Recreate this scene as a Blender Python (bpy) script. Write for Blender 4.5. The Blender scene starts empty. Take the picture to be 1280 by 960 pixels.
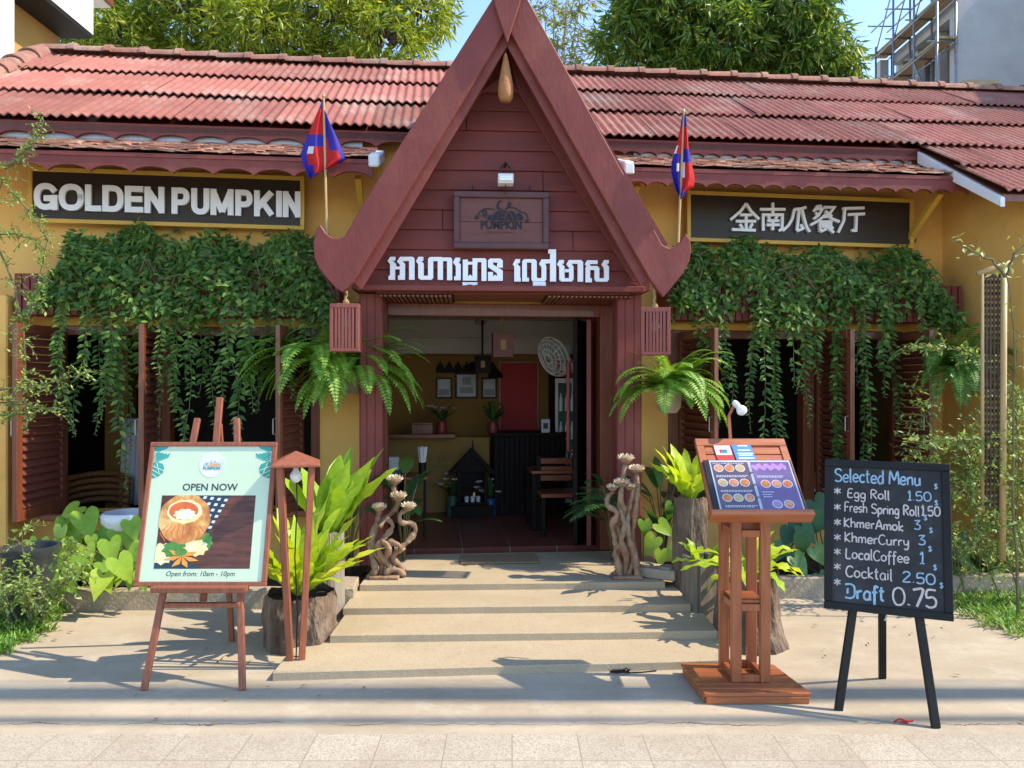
import bpy, bmesh, math, random
from math import sin, cos, pi, radians, atan, sqrt
from mathutils import Vector, Matrix, Euler, noise as mnoise
random.seed(7)
scene = bpy.context.scene
COL = scene.collection

# ------------------------------------------------------------------ camera, world, sun, exposure
CAM_H = 1.55
cam_d = bpy.data.cameras.new('camera'); cam = bpy.data.objects.new('camera', cam_d); COL.objects.link(cam)
cam.location = (0, 0, CAM_H); cam.rotation_euler = (radians(90), 0, 0)
cam_d.sensor_width = 36; cam_d.lens = 27.0; cam_d.clip_start = .05; cam_d.clip_end = 3000
scene.camera = cam
SUN_EL = radians(48); SUN_AZ = radians(-4)          # azimuth from +X towards +Y
sdir = Vector((cos(SUN_EL)*cos(SUN_AZ), cos(SUN_EL)*sin(SUN_AZ), sin(SUN_EL)))
world = bpy.data.worlds.new('World'); scene.world = world; world.use_nodes = True
wn = world.node_tree.nodes; wl = world.node_tree.links
sky = wn.new('ShaderNodeTexSky'); sky.sky_type = 'NISHITA'; sky.sun_disc = False
sky.sun_elevation = SUN_EL; sky.sun_rotation = radians(90) - SUN_AZ
sky.air_density = 1.0; sky.dust_density = .2; sky.ozone_density = 3.0
wl.new(sky.outputs[0], wn['Background'].inputs[0]); wn['Background'].inputs[1].default_value = .15
sun_d = bpy.data.lights.new('sun', 'SUN'); sun = bpy.data.objects.new('sun', sun_d); COL.objects.link(sun)
sun_d.energy = 2.7; sun_d.angle = radians(.5); sun_d.color = (1, .88, .70)
sun.rotation_euler = sdir.to_track_quat('Z', 'Y').to_euler(); sun.location = (20, 3, 25)
scene.view_settings.view_transform = 'Standard'; scene.view_settings.look = 'None'
scene.view_settings.exposure = 1.5; scene.view_settings.gamma = 1; scene.view_settings.use_curve_mapping = False
scene.render.engine = 'CYCLES'
scene.cycles.max_bounces = 8; scene.cycles.diffuse_bounces = 5; scene.cycles.transparent_max_bounces = 8
scene.cycles.use_denoising = True

# ------------------------------------------------------------------ helpers
FPX = 960.0
def W(px, py, Y):
    return Vector(((px-640)/FPX*Y, Y, CAM_H-(py-480)/FPX*Y))
def G(px, py, z=0.0):                                  # point of the picture lying on height z
    Y = FPX*(CAM_H-z)/(py-480)
    return Vector(((px-640)/FPX*Y, Y, z))
class Frame:
    def __init__(s, o, t):
        s.o = Vector(o); s.th = atan(t); s.c = cos(s.th); s.s = sin(s.th)
    def uz(s, px, py, v=0.0):
        a = (px-640)/FPX; b = -(py-480)/FPX
        Y = (v + s.o.y*s.c - s.o.x*s.s)/(s.c - a*s.s)
        X = a*Y
        return (X-s.o.x)*s.c + (Y-s.o.y)*s.s, CAM_H + b*Y
    def u(s, px, v=0.0): return s.uz(px, 480, v)[0]
    def L(s, px, py, v=0.0):
        u, z = s.uz(px, py, v); return Vector((u, v, z))
    def P(s, u, v, z):
        return Vector((s.o.x + u*s.c - v*s.s, s.o.y + u*s.s + v*s.c, z))
F = Frame((0, 6.3, 0), .10)            # facade: u along the wall, v into the building
PF = Frame((0, 5.35, 0), .055)         # gabled porch

class MB:
    def __init__(s): s.v = []; s.f = []; s.m = []
    def add(s, vs, fs, m=0, M=None):
        b = len(s.v)
        for p in vs:
            p = Vector(p)
            s.v.append(M @ p if M is not None else p)
        for f in fs: s.f.append([i+b for i in f]); s.m.append(m)
    def box(s, x0, x1, y0, y1, z0, z1, m=0, M=None):
        v = [(x0,y0,z0),(x1,y0,z0),(x1,y1,z0),(x0,y1,z0),(x0,y0,z1),(x1,y0,z1),(x1,y1,z1),(x0,y1,z1)]
        s.add(v, [(0,3,2,1),(4,5,6,7),(0,1,5,4),(1,2,6,5),(2,3,7,6),(3,0,4,7)], m, M)
    def bar(s, p0, p1, w, h, up=(0,0,1), m=0, w2=None, h2=None):
        p0 = Vector(p0); p1 = Vector(p1); d = (p1-p0).normalized(); up = Vector(up)
        if abs(d.dot(up)) > .98: up = Vector((0,1,0))
        x = d.cross(up).normalized(); z = x.cross(d)
        w2 = w if w2 is None else w2; h2 = h if h2 is None else h2
        v = []
        for p, ww, hh in ((p0, w, h), (p1, w2, h2)):
            for a, b in ((-1,-1),(1,-1),(1,1),(-1,1)): v.append(p + x*a*ww/2 + z*b*hh/2)
        s.add(v, [(0,3,2,1),(4,5,6,7),(0,1,5,4),(1,2,6,5),(2,3,7,6),(3,0,4,7)], m)
    def tube(s, pts, r, n=8, m=0, cap=True):
        pts = [Vector(p) for p in pts]; k = len(pts)
        rs = r if isinstance(r, (list, tuple)) else [r]*k
        x = None; vs = []; fs = []
        for i, p in enumerate(pts):
            d = (pts[min(i+1,k-1)] - pts[max(i-1,0)])
            d = d.normalized() if d.length > 1e-9 else Vector((0,0,1))
            if x is None:
                a = Vector((0,0,1)) if abs(d.z) < .9 else Vector((1,0,0))
                x = d.cross(a).normalized()
            else:
                x = (x - d*x.dot(d))
                x = x.normalized() if x.length > 1e-6 else d.orthogonal().normalized()
            y = d.cross(x)
            for j in range(n):
                t = 2*pi*j/n; vs.append(p + (x*cos(t)+y*sin(t))*rs[i])
        for i in range(k-1):
            for j in range(n):
                fs.append((i*n+j, i*n+(j+1)%n, (i+1)*n+(j+1)%n, (i+1)*n+j))
        if cap: fs.append(tuple(range(n-1,-1,-1))); fs.append(tuple((k-1)*n+j for j in range(n)))
        s.add(vs, fs, m)
    def lathe(s, prof, c=(0,0,0), n=20, m=0, M=None, wob=None):
        c = Vector(c); vs = []; fs = []
        for r, z in prof:
            for j in range(n):
                t = 2*pi*j/n; rr = r*(wob(t, z) if wob else 1)
                vs.append(c + Vector((rr*cos(t), rr*sin(t), z)))
        for i in range(len(prof)-1):
            for j in range(n):
                fs.append((i*n+j, i*n+(j+1)%n, (i+1)*n+(j+1)%n, (i+1)*n+j))
        fs.append(tuple(range(n-1,-1,-1))); fs.append(tuple((len(prof)-1)*n+j for j in range(n)))
        s.add(vs, fs, m, M)
    def prism(s, poly, d0, d1, fn=None, m=0):
        # poly: 2-D (u,z) outline; extruded from v=d0 to v=d1; fn maps (u,v,z) to the local space
        fn = fn or (lambda u, v, z: Vector((u, v, z)))
        n = len(poly)
        vs = [fn(u, d0, z) for u, z in poly] + [fn(u, d1, z) for u, z in poly]
        fs = [tuple(range(n)), tuple(range(2*n-1, n-1, -1))]
        for i in range(n): fs.append((i, n+i, n+(i+1)%n, (i+1)%n))
        s.add(vs, fs, m)
    def stroke(s, pts, w, d0, d1, fn=None, m=0, closed=False):
        # a flat ribbon of constant width along a 2-D polyline, with thickness
        fn = fn or (lambda u, v, z: Vector((u, v, z)))
        P = [Vector((p[0], p[1])) for p in pts]; k = len(P)
        if k < 2: return
        Ls = []; Rs = []
        for i in range(k):
            if closed: a = P[i-1]; b = P[(i+1) % k]
            else: a = P[max(i-1,0)]; b = P[min(i+1,k-1)]
            d1_ = (P[i]-a); d2_ = (b-P[i])
            if d1_.length < 1e-9: d1_ = d2_
            if d2_.length < 1e-9: d2_ = d1_
            n1 = Vector((-d1_.y, d1_.x)).normalized(); n2 = Vector((-d2_.y, d2_.x)).normalized()
            nn = n1+n2
            if nn.length < .3: nn = n1
            nn.normalize(); k_ = 1/max(.55, nn.dot(n1))
            Ls.append(P[i]+nn*w/2*k_); Rs.append(P[i]-nn*w/2*k_)
        vs = []; fs = []
        for dd in (d0, d1):
            for a, b in zip(Ls, Rs): vs += [fn(a.x, dd, a.y), fn(b.x, dd, b.y)]
        o = 2*k
        rng = range(k) if closed else range(k-1)
        for i in rng:
            j = (i+1) % k
            fs.append((2*i, 2*i+1, 2*j+1, 2*j)); fs.append((o+2*i, o+2*j, o+2*j+1, o+2*i+1))
            fs.append((2*i, 2*j, o+2*j, o+2*i)); fs.append((2*i+1, o+2*i+1, o+2*j+1, 2*j+1))
        if not closed:
            fs.append((0, o, o+1, 1)); e = 2*(k-1); fs.append((e, e+1, o+e+1, o+e))
        s.add(vs, fs, m)
    def disc(s, c, r, d0, d1, fn=None, m=0, n=24, sx=1, sz=1, rot=0):
        poly = []
        for i in range(n):
            t = 2*pi*i/n; x = r*sx*cos(t); z = r*sz*sin(t)
            poly.append((c[0]+x*cos(rot)-z*sin(rot), c[1]+x*sin(rot)+z*cos(rot)))
        s.prism(poly, d0, d1, fn, m)
    # ---- foliage
    def leaf(s, b, d, nrm, L, Wd, fold=.25, m=0, pos=.45):
        b = Vector(b); d = Vector(d).normalized(); nrm = Vector(nrm)
        x = d.cross(nrm)
        x = x.normalized() if x.length > 1e-5 else d.orthogonal().normalized()
        n = x.cross(d)
        mid = b + d*L*pos
        l = mid + x*Wd/2 + n*Wd*fold; r = mid - x*Wd/2 + n*Wd*fold
        s.add([b, l, b+d*L, r], [(0,1,2),(0,2,3)], m)
    def blade(s, b, d, L, Wd, droop=.5, seg=8, up=(0,0,1), prof=None, fold=.18, wave=0, twist=0, m=0):
        # long arching leaf: a two-strip ribbon with a creased midrib
        p = Vector(b); d = Vector(d).normalized(); side = d.cross(Vector(up))
        side = side.normalized() if side.length > 1e-4 else Vector((1,0,0))
        prof = prof or (lambda t: sin(pi*min(1,(t*.93+.07)))**.75)
        vs = []; fs = []; ph = random.random()*6
        for i in range(seg+1):
            t = i/seg
            n = side.cross(d).normalized()
            w = max(.002, Wd*prof(t))/2
            sd = Matrix.Rotation(twist*t, 3, d) @ side
            wv = wave*sin(ph+t*seg*1.9)*w
            wv2 = wave*sin(ph+2+t*seg*2.1)*w
            vs += [p + sd*w + n*(fold*w+wv), p.copy(), p - sd*w + n*(fold*w+wv2)]
            p = p + d*(L/seg)
            d = (d + Vector((0,0,-1))*droop/seg*(0.4+1.2*t)).normalized()
        for i in range(seg):
            a = 3*i
            fs += [(a,a+1,a+4,a+3),(a+1,a+2,a+5,a+4)]
        s.add(vs, fs, m)
        return p
    def heart(s, b, d, nrm, L, Wd, m=0, cup=.12, droop=.25):
        b = Vector(b); d = Vector(d).normalized(); nrm = Vector(nrm); x = d.cross(nrm).normalized(); n = x.cross(d)
        out = [(-.18,.16),(-.22,.34),(-.08,.5),(.12,.52),(.34,.44),(.58,.3),(.8,.14)]
        mids = [-.0,-.0,.02,.14,.34,.58,.8]
        def q(t, w):
            return b + d*t*L + x*w*Wd + n*(cup*abs(w)*Wd*1.6 - droop*L*max(0,t)**2)
        vs = [q(0,0)]; fs = []
        Ls = [q(t,w) for t,w in out]; Rs = [q(t,-w) for t,w in out]; Ms = [q(t,0) for t in mids[3:]]
        tip = q(1.02,0)
        vs += Ls + Rs + Ms + [tip]
        l0=1; r0=8; m0=15; tp=19
        fs += [(0,l0,l0+1,l0+2),(0,r0+2,r0+1,r0),(0,l0+2,l0+3,m0),(0,m0,r0+3,r0+2)]
        for i in range(3):
            fs += [(m0+i,l0+3+i,l0+4+i,m0+i+1),(m0+i,m0+i+1,r0+4+i,r0+3+i)]
        fs += [(m0+3,l0+6,tp),(m0+3,tp,r0+6)]
        s.add(vs, fs, m)
    def frond(s, b, d, L, n=22, pin=.09, droop=1.0, up=(0,0,1), m=0, rach=.0025, pw=.2):
        p = Vector(b); d = Vector(d).normalized(); pts = []
        step = L/n
        for i in range(n+1):
            t = i/n
            pts.append(p.copy())
            side = d.cross(Vector((0,0,1)))
            side = side.normalized() if side.length > 1e-4 else Vector((1,0,0))
            nn = side.cross(d)
            if i > 1:
                ln = pin*(min(1, t*4+.35))*(1-t**2.2)**.8+.006
                for sg in (1,-1):
                    dd = side*sg + d*.35 + Vector((0,0,-.22)) + nn*.1
                    s.leaf(p, dd, nn, ln*random.uniform(.9,1.1), max(step*.95, ln*pw), .08, m, .35)
            p = p + d*step
            d = (d + Vector((0,0,-1))*droop/n*(.5+t)).normalized()
        s.tube(pts, rach, 4, m, False)
    def build(s, name, mats, parent=None, smooth=False, bevel=0, loc=None, sharp=None):
        me = bpy.data.meshes.new(name)
        me.from_pydata([tuple(v) for v in s.v], [], s.f)
        mats = mats if isinstance(mats, (list, tuple)) else [mats]
        for k in mats: me.materials.append(k)
        if len(mats) > 1: me.polygons.foreach_set('material_index', s.m)
        if smooth:
            me.polygons.foreach_set('use_smooth', [True]*len(me.polygons))
            if sharp: me.set_sharp_from_angle(angle=radians(sharp))
        me.update()
        o = bpy.data.objects.new(name, me); COL.objects.link(o)
        if parent is not None: o.parent = parent
        if loc is not None: o.location = loc
        if bevel:
            b = o.modifiers.new('bevel', 'BEVEL'); b.width = bevel; b.segments = 1; b.limit_method = 'ANGLE'
        return o
def recalc(o):
    bm = bmesh.new(); bm.from_mesh(o.data); bmesh.ops.recalc_face_normals(bm, faces=bm.faces[:]); bm.to_mesh(o.data); bm.free(); return o
def thing(name, label, cat, loc=(0,0,0), rotz=0, group=None):
    o = bpy.data.objects.new(name, None); COL.objects.link(o); o.empty_display_size = .1
    o.location = loc; o.rotation_euler = (0, 0, rotz); o['label'] = label; o['category'] = cat
    if group: o['group'] = group
    return o
def tag(o, label, cat, group=None):
    o['label'] = label; o['category'] = cat
    if group: o['group'] = group
    return o
def kind(o, k): o['kind'] = k; return o
def copy_tree(o, parent=None, top=True):
    c = o.copy(); COL.objects.link(c); c.parent = parent
    for ch in list(o.children): copy_tree(ch, c, False)
    return c
def text(body, name, m, parent, loc, size, rot=(pi/2,0,0), extr=.004, bold=0, align='CENTER', shear=0, sx=1, space=1.0):
    cu = bpy.data.curves.new(name, 'FONT'); cu.body = body; cu.size = size; cu.extrude = extr; cu.offset = bold
    cu.align_x = align; cu.shear = shear; cu.space_character = space; cu.resolution_u = 3
    tmp = bpy.data.objects.new(name, cu); COL.objects.link(tmp)
    dg = bpy.context.evaluated_depsgraph_get(); dg.update()
    me = bpy.data.meshes.new_from_object(tmp.evaluated_get(dg))
    bpy.data.objects.remove(tmp)
    me.materials.clear(); me.materials.append(m)
    o = bpy.data.objects.new(name, me); COL.objects.link(o); o.parent = parent
    o.location = loc; o.rotation_euler = rot; o.scale = (sx, 1, 1)
    return o
def R(a, b): return random.uniform(a, b)

# ------------------------------------------------------------------ materials
def pmat(name, col, rough=.6, col2=None, scale=6, stretch=(1,1,1), bump=.15, bscale=40, spec=.4, metal=0,
         dirt=None, dscale=1.5, damt=.5, island=0.0, detail=6, bdist=.004, trans=0, coat=0):
    m = bpy.data.materials.new(name); m.use_nodes = True
    nt = m.node_tree; N = nt.nodes; K = nt.links; p = N['Principled BSDF']
    p.inputs['Roughness'].default_value = rough; p.inputs['Metallic'].default_value = metal
    p.inputs['Specular IOR Level'].default_value = spec
    if coat: p.inputs['Coat Weight'].default_value = coat
    if trans: p.inputs['Transmission Weight'].default_value = trans
    tc = N.new('ShaderNodeTexCoord'); mp = N.new('ShaderNodeMapping'); mp.inputs['Scale'].default_value = stretch
    K.new(tc.outputs['Object'], mp.inputs[0])
    n1 = N.new('ShaderNodeTexNoise'); n1.inputs['Scale'].default_value = scale; n1.inputs['Detail'].default_value = detail
    n1.inputs['Roughness'].default_value = .65
    K.new(mp.outputs[0], n1.inputs['Vector'])
    r1 = N.new('ShaderNodeValToRGB'); r1.color_ramp.elements[0].position = .32; r1.color_ramp.elements[1].position = .7
    c2 = col2 or tuple(c*.72 for c in col)
    r1.color_ramp.elements[0].color = (*c2, 1); r1.color_ramp.elements[1].color = (*col, 1)
    K.new(n1.outputs['Fac'], r1.inputs[0]); out = r1.outputs[0]
    if dirt:
        n2 = N.new('ShaderNodeTexNoise'); n2.inputs['Scale'].default_value = dscale; n2.inputs['Detail'].default_value = 8
        n2.inputs['Roughness'].default_value = .7
        K.new(tc.outputs['Object'], n2.inputs['Vector'])
        r2 = N.new('ShaderNodeValToRGB'); r2.color_ramp.elements[0].position = .5; r2.color_ramp.elements[1].position = .72
        r2.color_ramp.elements[0].color = (0,0,0,1); r2.color_ramp.elements[1].color = (damt,damt,damt,1)
        K.new(n2.outputs['Fac'], r2.inputs[0])
        mx = N.new('ShaderNodeMix'); mx.data_type = 'RGBA'
        K.new(r2.outputs[0], mx.inputs['Factor']); K.new(out, mx.inputs['A']); mx.inputs['B'].default_value = (*dirt, 1)
        out = mx.outputs['Result']
    if island:
        g = N.new('ShaderNodeNewGeometry'); mr = N.new('ShaderNodeMapRange')
        mr.inputs['To Min'].default_value = 1-island; mr.inputs['To Max'].default_value = 1+island
        K.new(g.outputs['Random Per Island'], mr.inputs['Value'])
        vm = N.new('ShaderNodeVectorMath'); vm.operation = 'SCALE'
        K.new(out, vm.inputs[0]); K.new(mr.outputs[0], vm.inputs['Scale']); out = vm.outputs[0]
    K.new(out, p.inputs['Base Color'])
    if bump:
        n3 = N.new('ShaderNodeTexNoise'); n3.inputs['Scale'].default_value = bscale; n3.inputs['Detail'].default_value = 5
        K.new(mp.outputs[0], n3.inputs['Vector'])
        b = N.new('ShaderNodeBump'); b.inputs['Strength'].default_value = bump; b.inputs['Distance'].default_value = bdist*5
        K.new(n3.outputs['Fac'], b.inputs['Height']); K.new(b.outputs[0], p.inputs['Normal'])
    return m
def leafmat(name, c1, c2, c3=None, trans=.3, rough=.45, spec=.4, brown=None):
    m = bpy.data.materials.new(name); m.use_nodes = True
    nt = m.node_tree; N = nt.nodes; K = nt.links; p = N['Principled BSDF']
    g = N.new('ShaderNodeNewGeometry'); r = N.new('ShaderNodeValToRGB')
    r.color_ramp.elements[0].color = (*c1,1); r.color_ramp.elements[1].color = (*c2,1)
    r.color_ramp.elements[0].position = .05; r.color_ramp.elements[1].position = .8
    if c3: e = r.color_ramp.elements.new(.965); e.color = (*c3,1)
    if brown: e = r.color_ramp.elements.new(.99); e.color = (*brown,1)
    K.new(g.outputs['Random Per Island'], r.inputs[0])
    tc = N.new('ShaderNodeTexCoord'); n = N.new('ShaderNodeTexNoise'); n.inputs['Scale'].default_value = 30
    K.new(tc.outputs['Object'], n.inputs['Vector'])
    mr = N.new('ShaderNodeMapRange'); mr.inputs['To Min'].default_value = .75; mr.inputs['To Max'].default_value = 1.25
    K.new(n.outputs['Fac'], mr.inputs['Value'])
    vm = N.new('ShaderNodeVectorMath'); vm.operation = 'SCALE'
    K.new(r.outputs[0], vm.inputs[0]); K.new(mr.outputs[0], vm.inputs['Scale'])
    K.new(vm.outputs[0], p.inputs['Base Color'])
    p.inputs['Roughness'].default_value = rough; p.inputs['Specular IOR Level'].default_value = spec
    t = N.new('ShaderNodeBsdfTranslucent'); ms = N.new('ShaderNodeMixShader'); ms.inputs[0].default_value = trans
    hs = N.new('ShaderNodeVectorMath'); hs.operation = 'MULTIPLY'; hs.inputs[1].default_value = (1.5, 1.35, .5)
    K.new(vm.outputs[0], hs.inputs[0]); K.new(hs.outputs[0], t.inputs[0])
    K.new(p.outputs[0], ms.inputs[1]); K.new(t.outputs[0], ms.inputs[2])
    K.new(ms.outputs[0], N['Material Output'].inputs[0])
    return m

BURG = pmat('burgundy_paint', (.20,.040,.030), .6, (.155,.031,.024), 6, (1,1,.4), .12, 45, dirt=(.27,.085,.055), dscale=2.2, damt=.5)
BURG_H = pmat('burgundy_plank', (.20,.040,.029), .6, (.14,.028,.021), 4, (.35,1,2.5), .15, 50, dirt=(.26,.08,.05), damt=.35)
YEL = pmat('ochre_wall_paint', (.82,.47,.125), .75, (.75,.41,.10), 2.5, bump=.12, bscale=70, dirt=(.46,.25,.06), dscale=1.5, damt=.6)
YELTRIM = pmat('yellow_trim_paint', (.68,.40,.06), .5, (.60,.34,.05), 6, bump=.05)
ROOF = pmat('red_roof_sheet', (.34,.135,.105), .85, (.25,.095,.078), 5, bump=.3, bscale=50, dirt=(.36,.27,.22), dscale=1.7, damt=.8, island=.24, spec=.15)
RIDGE = pmat('ridge_tile_clay', (.36,.15,.10), .85, (.20,.10,.075), 6, bump=.4, bscale=40, dirt=(.30,.25,.20), dscale=3, damt=.7, island=.15)
SHINGLE = pmat('clay_shingle', (.44,.21,.13), .85, (.27,.12,.08), 10, bump=.2, dirt=(.52,.42,.32), dscale=5, damt=.7, island=.45)
WHITEP = pmat('white_paint', (.78,.78,.76), .5, (.70,.70,.68), 5, bump=.05, dirt=(.45,.42,.36), dscale=2, damt=.5)
GREYMET = pmat('grey_gutter_paint', (.45,.47,.50), .45, (.36,.38,.41), 5, bump=.03, metal=.2)
WOODR = pmat('red_brown_varnished_wood', (.20,.056,.024), .38, (.115,.03,.014), 7, (8,8,.6), .1, 30, coat=.2)
WOODRH = pmat('red_brown_wood_across', (.25,.066,.026), .36, (.15,.036,.015), 7, (.6,8,8), .1, 30, coat=.25)
WOODE = pmat('easel_wood', (.31,.10,.05), .5, (.19,.058,.03), 7, (8,8,.6), .1, 30)
STANDW = pmat('orange_brown_stand_wood', (.40,.125,.045), .42, (.25,.07,.026), 7, (6,6,.6), .12, 30, coat=.15)
STANDH = pmat('orange_brown_stand_boards', (.42,.13,.045), .42, (.27,.075,.026), 7, (.6,6,6), .12, 30, coat=.15)
SHUT = pmat('shutter_wood', (.17,.045,.026), .5, (.10,.028,.018), 7, (1,8,3), .1, 40)
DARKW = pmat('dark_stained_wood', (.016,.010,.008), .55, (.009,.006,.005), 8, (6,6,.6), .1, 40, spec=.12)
BLACK = pmat('black_paint', (.014,.0135,.013), .5, (.009,.0088,.0086), 8, bump=.05, spec=.22)
SLATE = pmat('chalkboard_face', (.015,.0145,.015), .6, (.011,.0105,.011), 4, bump=.04, dirt=(.085,.085,.09), dscale=3, damt=.5)
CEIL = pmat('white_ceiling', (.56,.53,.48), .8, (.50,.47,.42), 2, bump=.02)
TILER = pmat('red_floor_tile', (.17,.05,.033), .35, (.12,.036,.026), 5, bump=.05)
IRON = pmat('dark_iron', (.05,.04,.038), .5, (.03,.026,.025), 8, bump=.1, metal=.6)
STEEL = pmat('galvanised_steel', (.38,.39,.41), .4, (.28,.29,.31), 8, bump=.05, metal=.7)
GLASSB = pmat('milk_glass_bulb', (.8,.8,.78), .15, (.78,.78,.76), 5, bump=0, spec=.6)
LETTER = pmat('white_letter_plastic', (.86,.87,.90), .4, (.83,.84,.87), 5, bump=.02)
BARK = pmat('rough_bark', (.22,.15,.10), .95, (.055,.036,.026), 9, (1,1,.35), 1.0, 14, bdist=.02, dirt=(.30,.26,.22), dscale=5, damt=.4)
BARKT = pmat('tree_bark', (.16,.12,.09), .9, (.08,.06,.045), 6, (1,1,.3), .6, 12, bdist=.02)
LOGCUT = pmat('cut_log_wood', (.33,.24,.16), .9, (.2,.14,.09), 8, bump=.4, bscale=20)
LOGSM = pmat('weathered_smooth_log', (.34,.29,.24), .9, (.2,.165,.13), 8, (4,4,.4), .5, 20, bdist=.01)
DRIFT = pmat('driftwood_root', (.38,.25,.155), .55, (.16,.09,.05), 14, bump=.5, bscale=25, bdist=.006)
LOTUS = pmat('pale_carved_petals', (.80,.72,.52), .6, (.62,.48,.36), 12, bump=.1)
ROPE = pmat('jute_rope', (.42,.28,.12), .9, (.3,.19,.08), 60, bump=.5, bscale=120)
SOIL = pmat('dark_soil', (.06,.042,.03), .95, (.035,.025,.018), 20, bump=.8, bscale=40, bdist=.02)
STONEK = pmat('rough_kerb_stone', (.42,.34,.24), .9, (.30,.24,.17), 8, bump=.5, bscale=45, dirt=(.2,.17,.13), dscale=3, damt=.5)
CERW = pmat('white_ceramic', (.74,.73,.70), .3, (.66,.65,.62), 5, bump=.03)
POTG = pmat('dark_glazed_pot', (.05,.055,.06), .35, (.03,.033,.036), 6, bump=.1)
RATTAN = pmat('rattan_weave', (.36,.15,.05), .6, (.22,.085,.03), 40, bump=.5, bscale=80)
CURTAIN = pmat('pale_cloth', (.5,.48,.5), .8, (.42,.4,.43), 6, bump=.1)
BAMBOO = pmat('bamboo_pole', (.52,.36,.16), .5, (.38,.26,.11), 8, (6,6,.6), .1)
REDP = pmat('red_panel', (.42,.012,.012), .6, (.36,.01,.01), 4, bump=.03)
PINKW = pmat('lantern_wood', (.29,.08,.058), .55, (.21,.055,.042), 8, (6,6,.6), .1)
L_VINE = leafmat('vine_leaf', (.048,.118,.022), (.115,.235,.036), (.29,.40,.08), .34, brown=(.22,.13,.04))
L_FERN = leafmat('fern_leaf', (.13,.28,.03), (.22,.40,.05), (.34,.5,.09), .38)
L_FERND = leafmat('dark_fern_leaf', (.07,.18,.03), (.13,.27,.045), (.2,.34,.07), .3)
L_NEST = leafmat('bright_strap_leaf', (.30,.47,.03), (.48,.60,.045), (.60,.66,.08), .4)
L_BIG = leafmat('broad_paddle_leaf', (.22,.42,.035), (.38,.55,.05), (.44,.58,.06), .4)
L_HEART = leafmat('heart_leaf', (.15,.33,.035), (.33,.50,.05), (.40,.55,.07), .4, .35)
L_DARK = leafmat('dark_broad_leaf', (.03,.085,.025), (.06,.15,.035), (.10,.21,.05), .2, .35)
L_GRASS = leafmat('lawn_blade', (.09,.22,.03), (.19,.36,.05), (.3,.42,.08), .3)
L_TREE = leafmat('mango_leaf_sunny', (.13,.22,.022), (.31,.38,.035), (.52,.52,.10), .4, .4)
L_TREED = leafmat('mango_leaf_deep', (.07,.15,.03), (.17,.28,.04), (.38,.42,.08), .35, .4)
L_BAMB = leafmat('bamboo_leaf', (.16,.24,.04), (.28,.34,.07), (.45,.36,.12), .35)
L_SHRUB = leafmat('small_shrub_leaf', (.13,.21,.045), (.28,.39,.09), (.45,.54,.2), .35)
STEM = pmat('green_brown_stem', (.16,.15,.06), .7, (.10,.09,.04), 10, bump=.1)
# ------------------------------------------------------------------ ground, pavement, steps
def brickmat(name, c1, c2, mortar, w, h, ms, rough=.6, speck=None, off=0, dirt=None, damt=.4, bump=.3):
    m = bpy.data.materials.new(name); m.use_nodes = True
    nt = m.node_tree; N = nt.nodes; K = nt.links; p = N['Principled BSDF']; p.inputs['Roughness'].default_value = rough
    tc = N.new('ShaderNodeTexCoord'); b = N.new('ShaderNodeTexBrick'); K.new(tc.outputs['Object'], b.inputs['Vector'])
    b.offset = off; b.squash = 1; b.inputs['Scale'].default_value = 1; b.inputs['Brick Width'].default_value = w; b.inputs['Row Height'].default_value = h
    b.inputs['Mortar Size'].default_value = ms; b.inputs['Mortar Smooth'].default_value = .2
    b.inputs['Color1'].default_value = (*c1,1); b.inputs['Color2'].default_value = (*c2,1); b.inputs['Mortar'].default_value = (*mortar,1)
    out = b.outputs[0]
    def over(scale, lo, hi, col, amt, det=6):
        nonlocal out
        n = N.new('ShaderNodeTexNoise'); n.inputs['Scale'].default_value = scale; n.inputs['Detail'].default_value = det; n.inputs['Roughness'].default_value = .65
        K.new(tc.outputs['Object'], n.inputs['Vector'])
        r = N.new('ShaderNodeValToRGB'); r.color_ramp.elements[0].position = lo; r.color_ramp.elements[1].position = hi
        r.color_ramp.elements[0].color = (0,0,0,1); r.color_ramp.elements[1].color = (amt,amt,amt,1)
        K.new(n.outputs['Fac'], r.inputs[0])
        mx = N.new('ShaderNodeMix'); mx.data_type = 'RGBA'; K.new(r.outputs[0], mx.inputs['Factor']); K.new(out, mx.inputs['A']); mx.inputs['B'].default_value = (*col,1)
        out = mx.outputs['Result']
    if speck: over(150, .49, .58, speck, .85, 3)
    if dirt: over(1.3, .45, .75, dirt, damt); over(14, .5, .8, dirt, damt*.6)
    K.new(out, p.inputs['Base Color'])
    bp = N.new('ShaderNodeBump'); bp.inputs['Strength'].default_value = bump; bp.inputs['Distance'].default_value = .004
    inv = N.new('ShaderNodeMath'); inv.operation = 'SUBTRACT'; inv.inputs[0].default_value = 1; K.new(b.outputs['Fac'], inv.inputs[1])
    K.new(inv.outputs[0], bp.inputs['Height']); K.new(bp.outputs[0], p.inputs['Normal'])
    return m
PAVE = brickmat('speckled_pavement_tile', (.47,.41,.315), (.41,.355,.27), (.27,.215,.15), .2866, .2866, .003, .75, (.25,.21,.155), 0, (.25,.195,.135), .65)
FLOORT = brickmat('red_floor_tiles', (.20,.055,.035), (.17,.045,.03), (.30,.2,.15), .4, .4, .005, .3, None, 0, (.1,.03,.02), .3)
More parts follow.
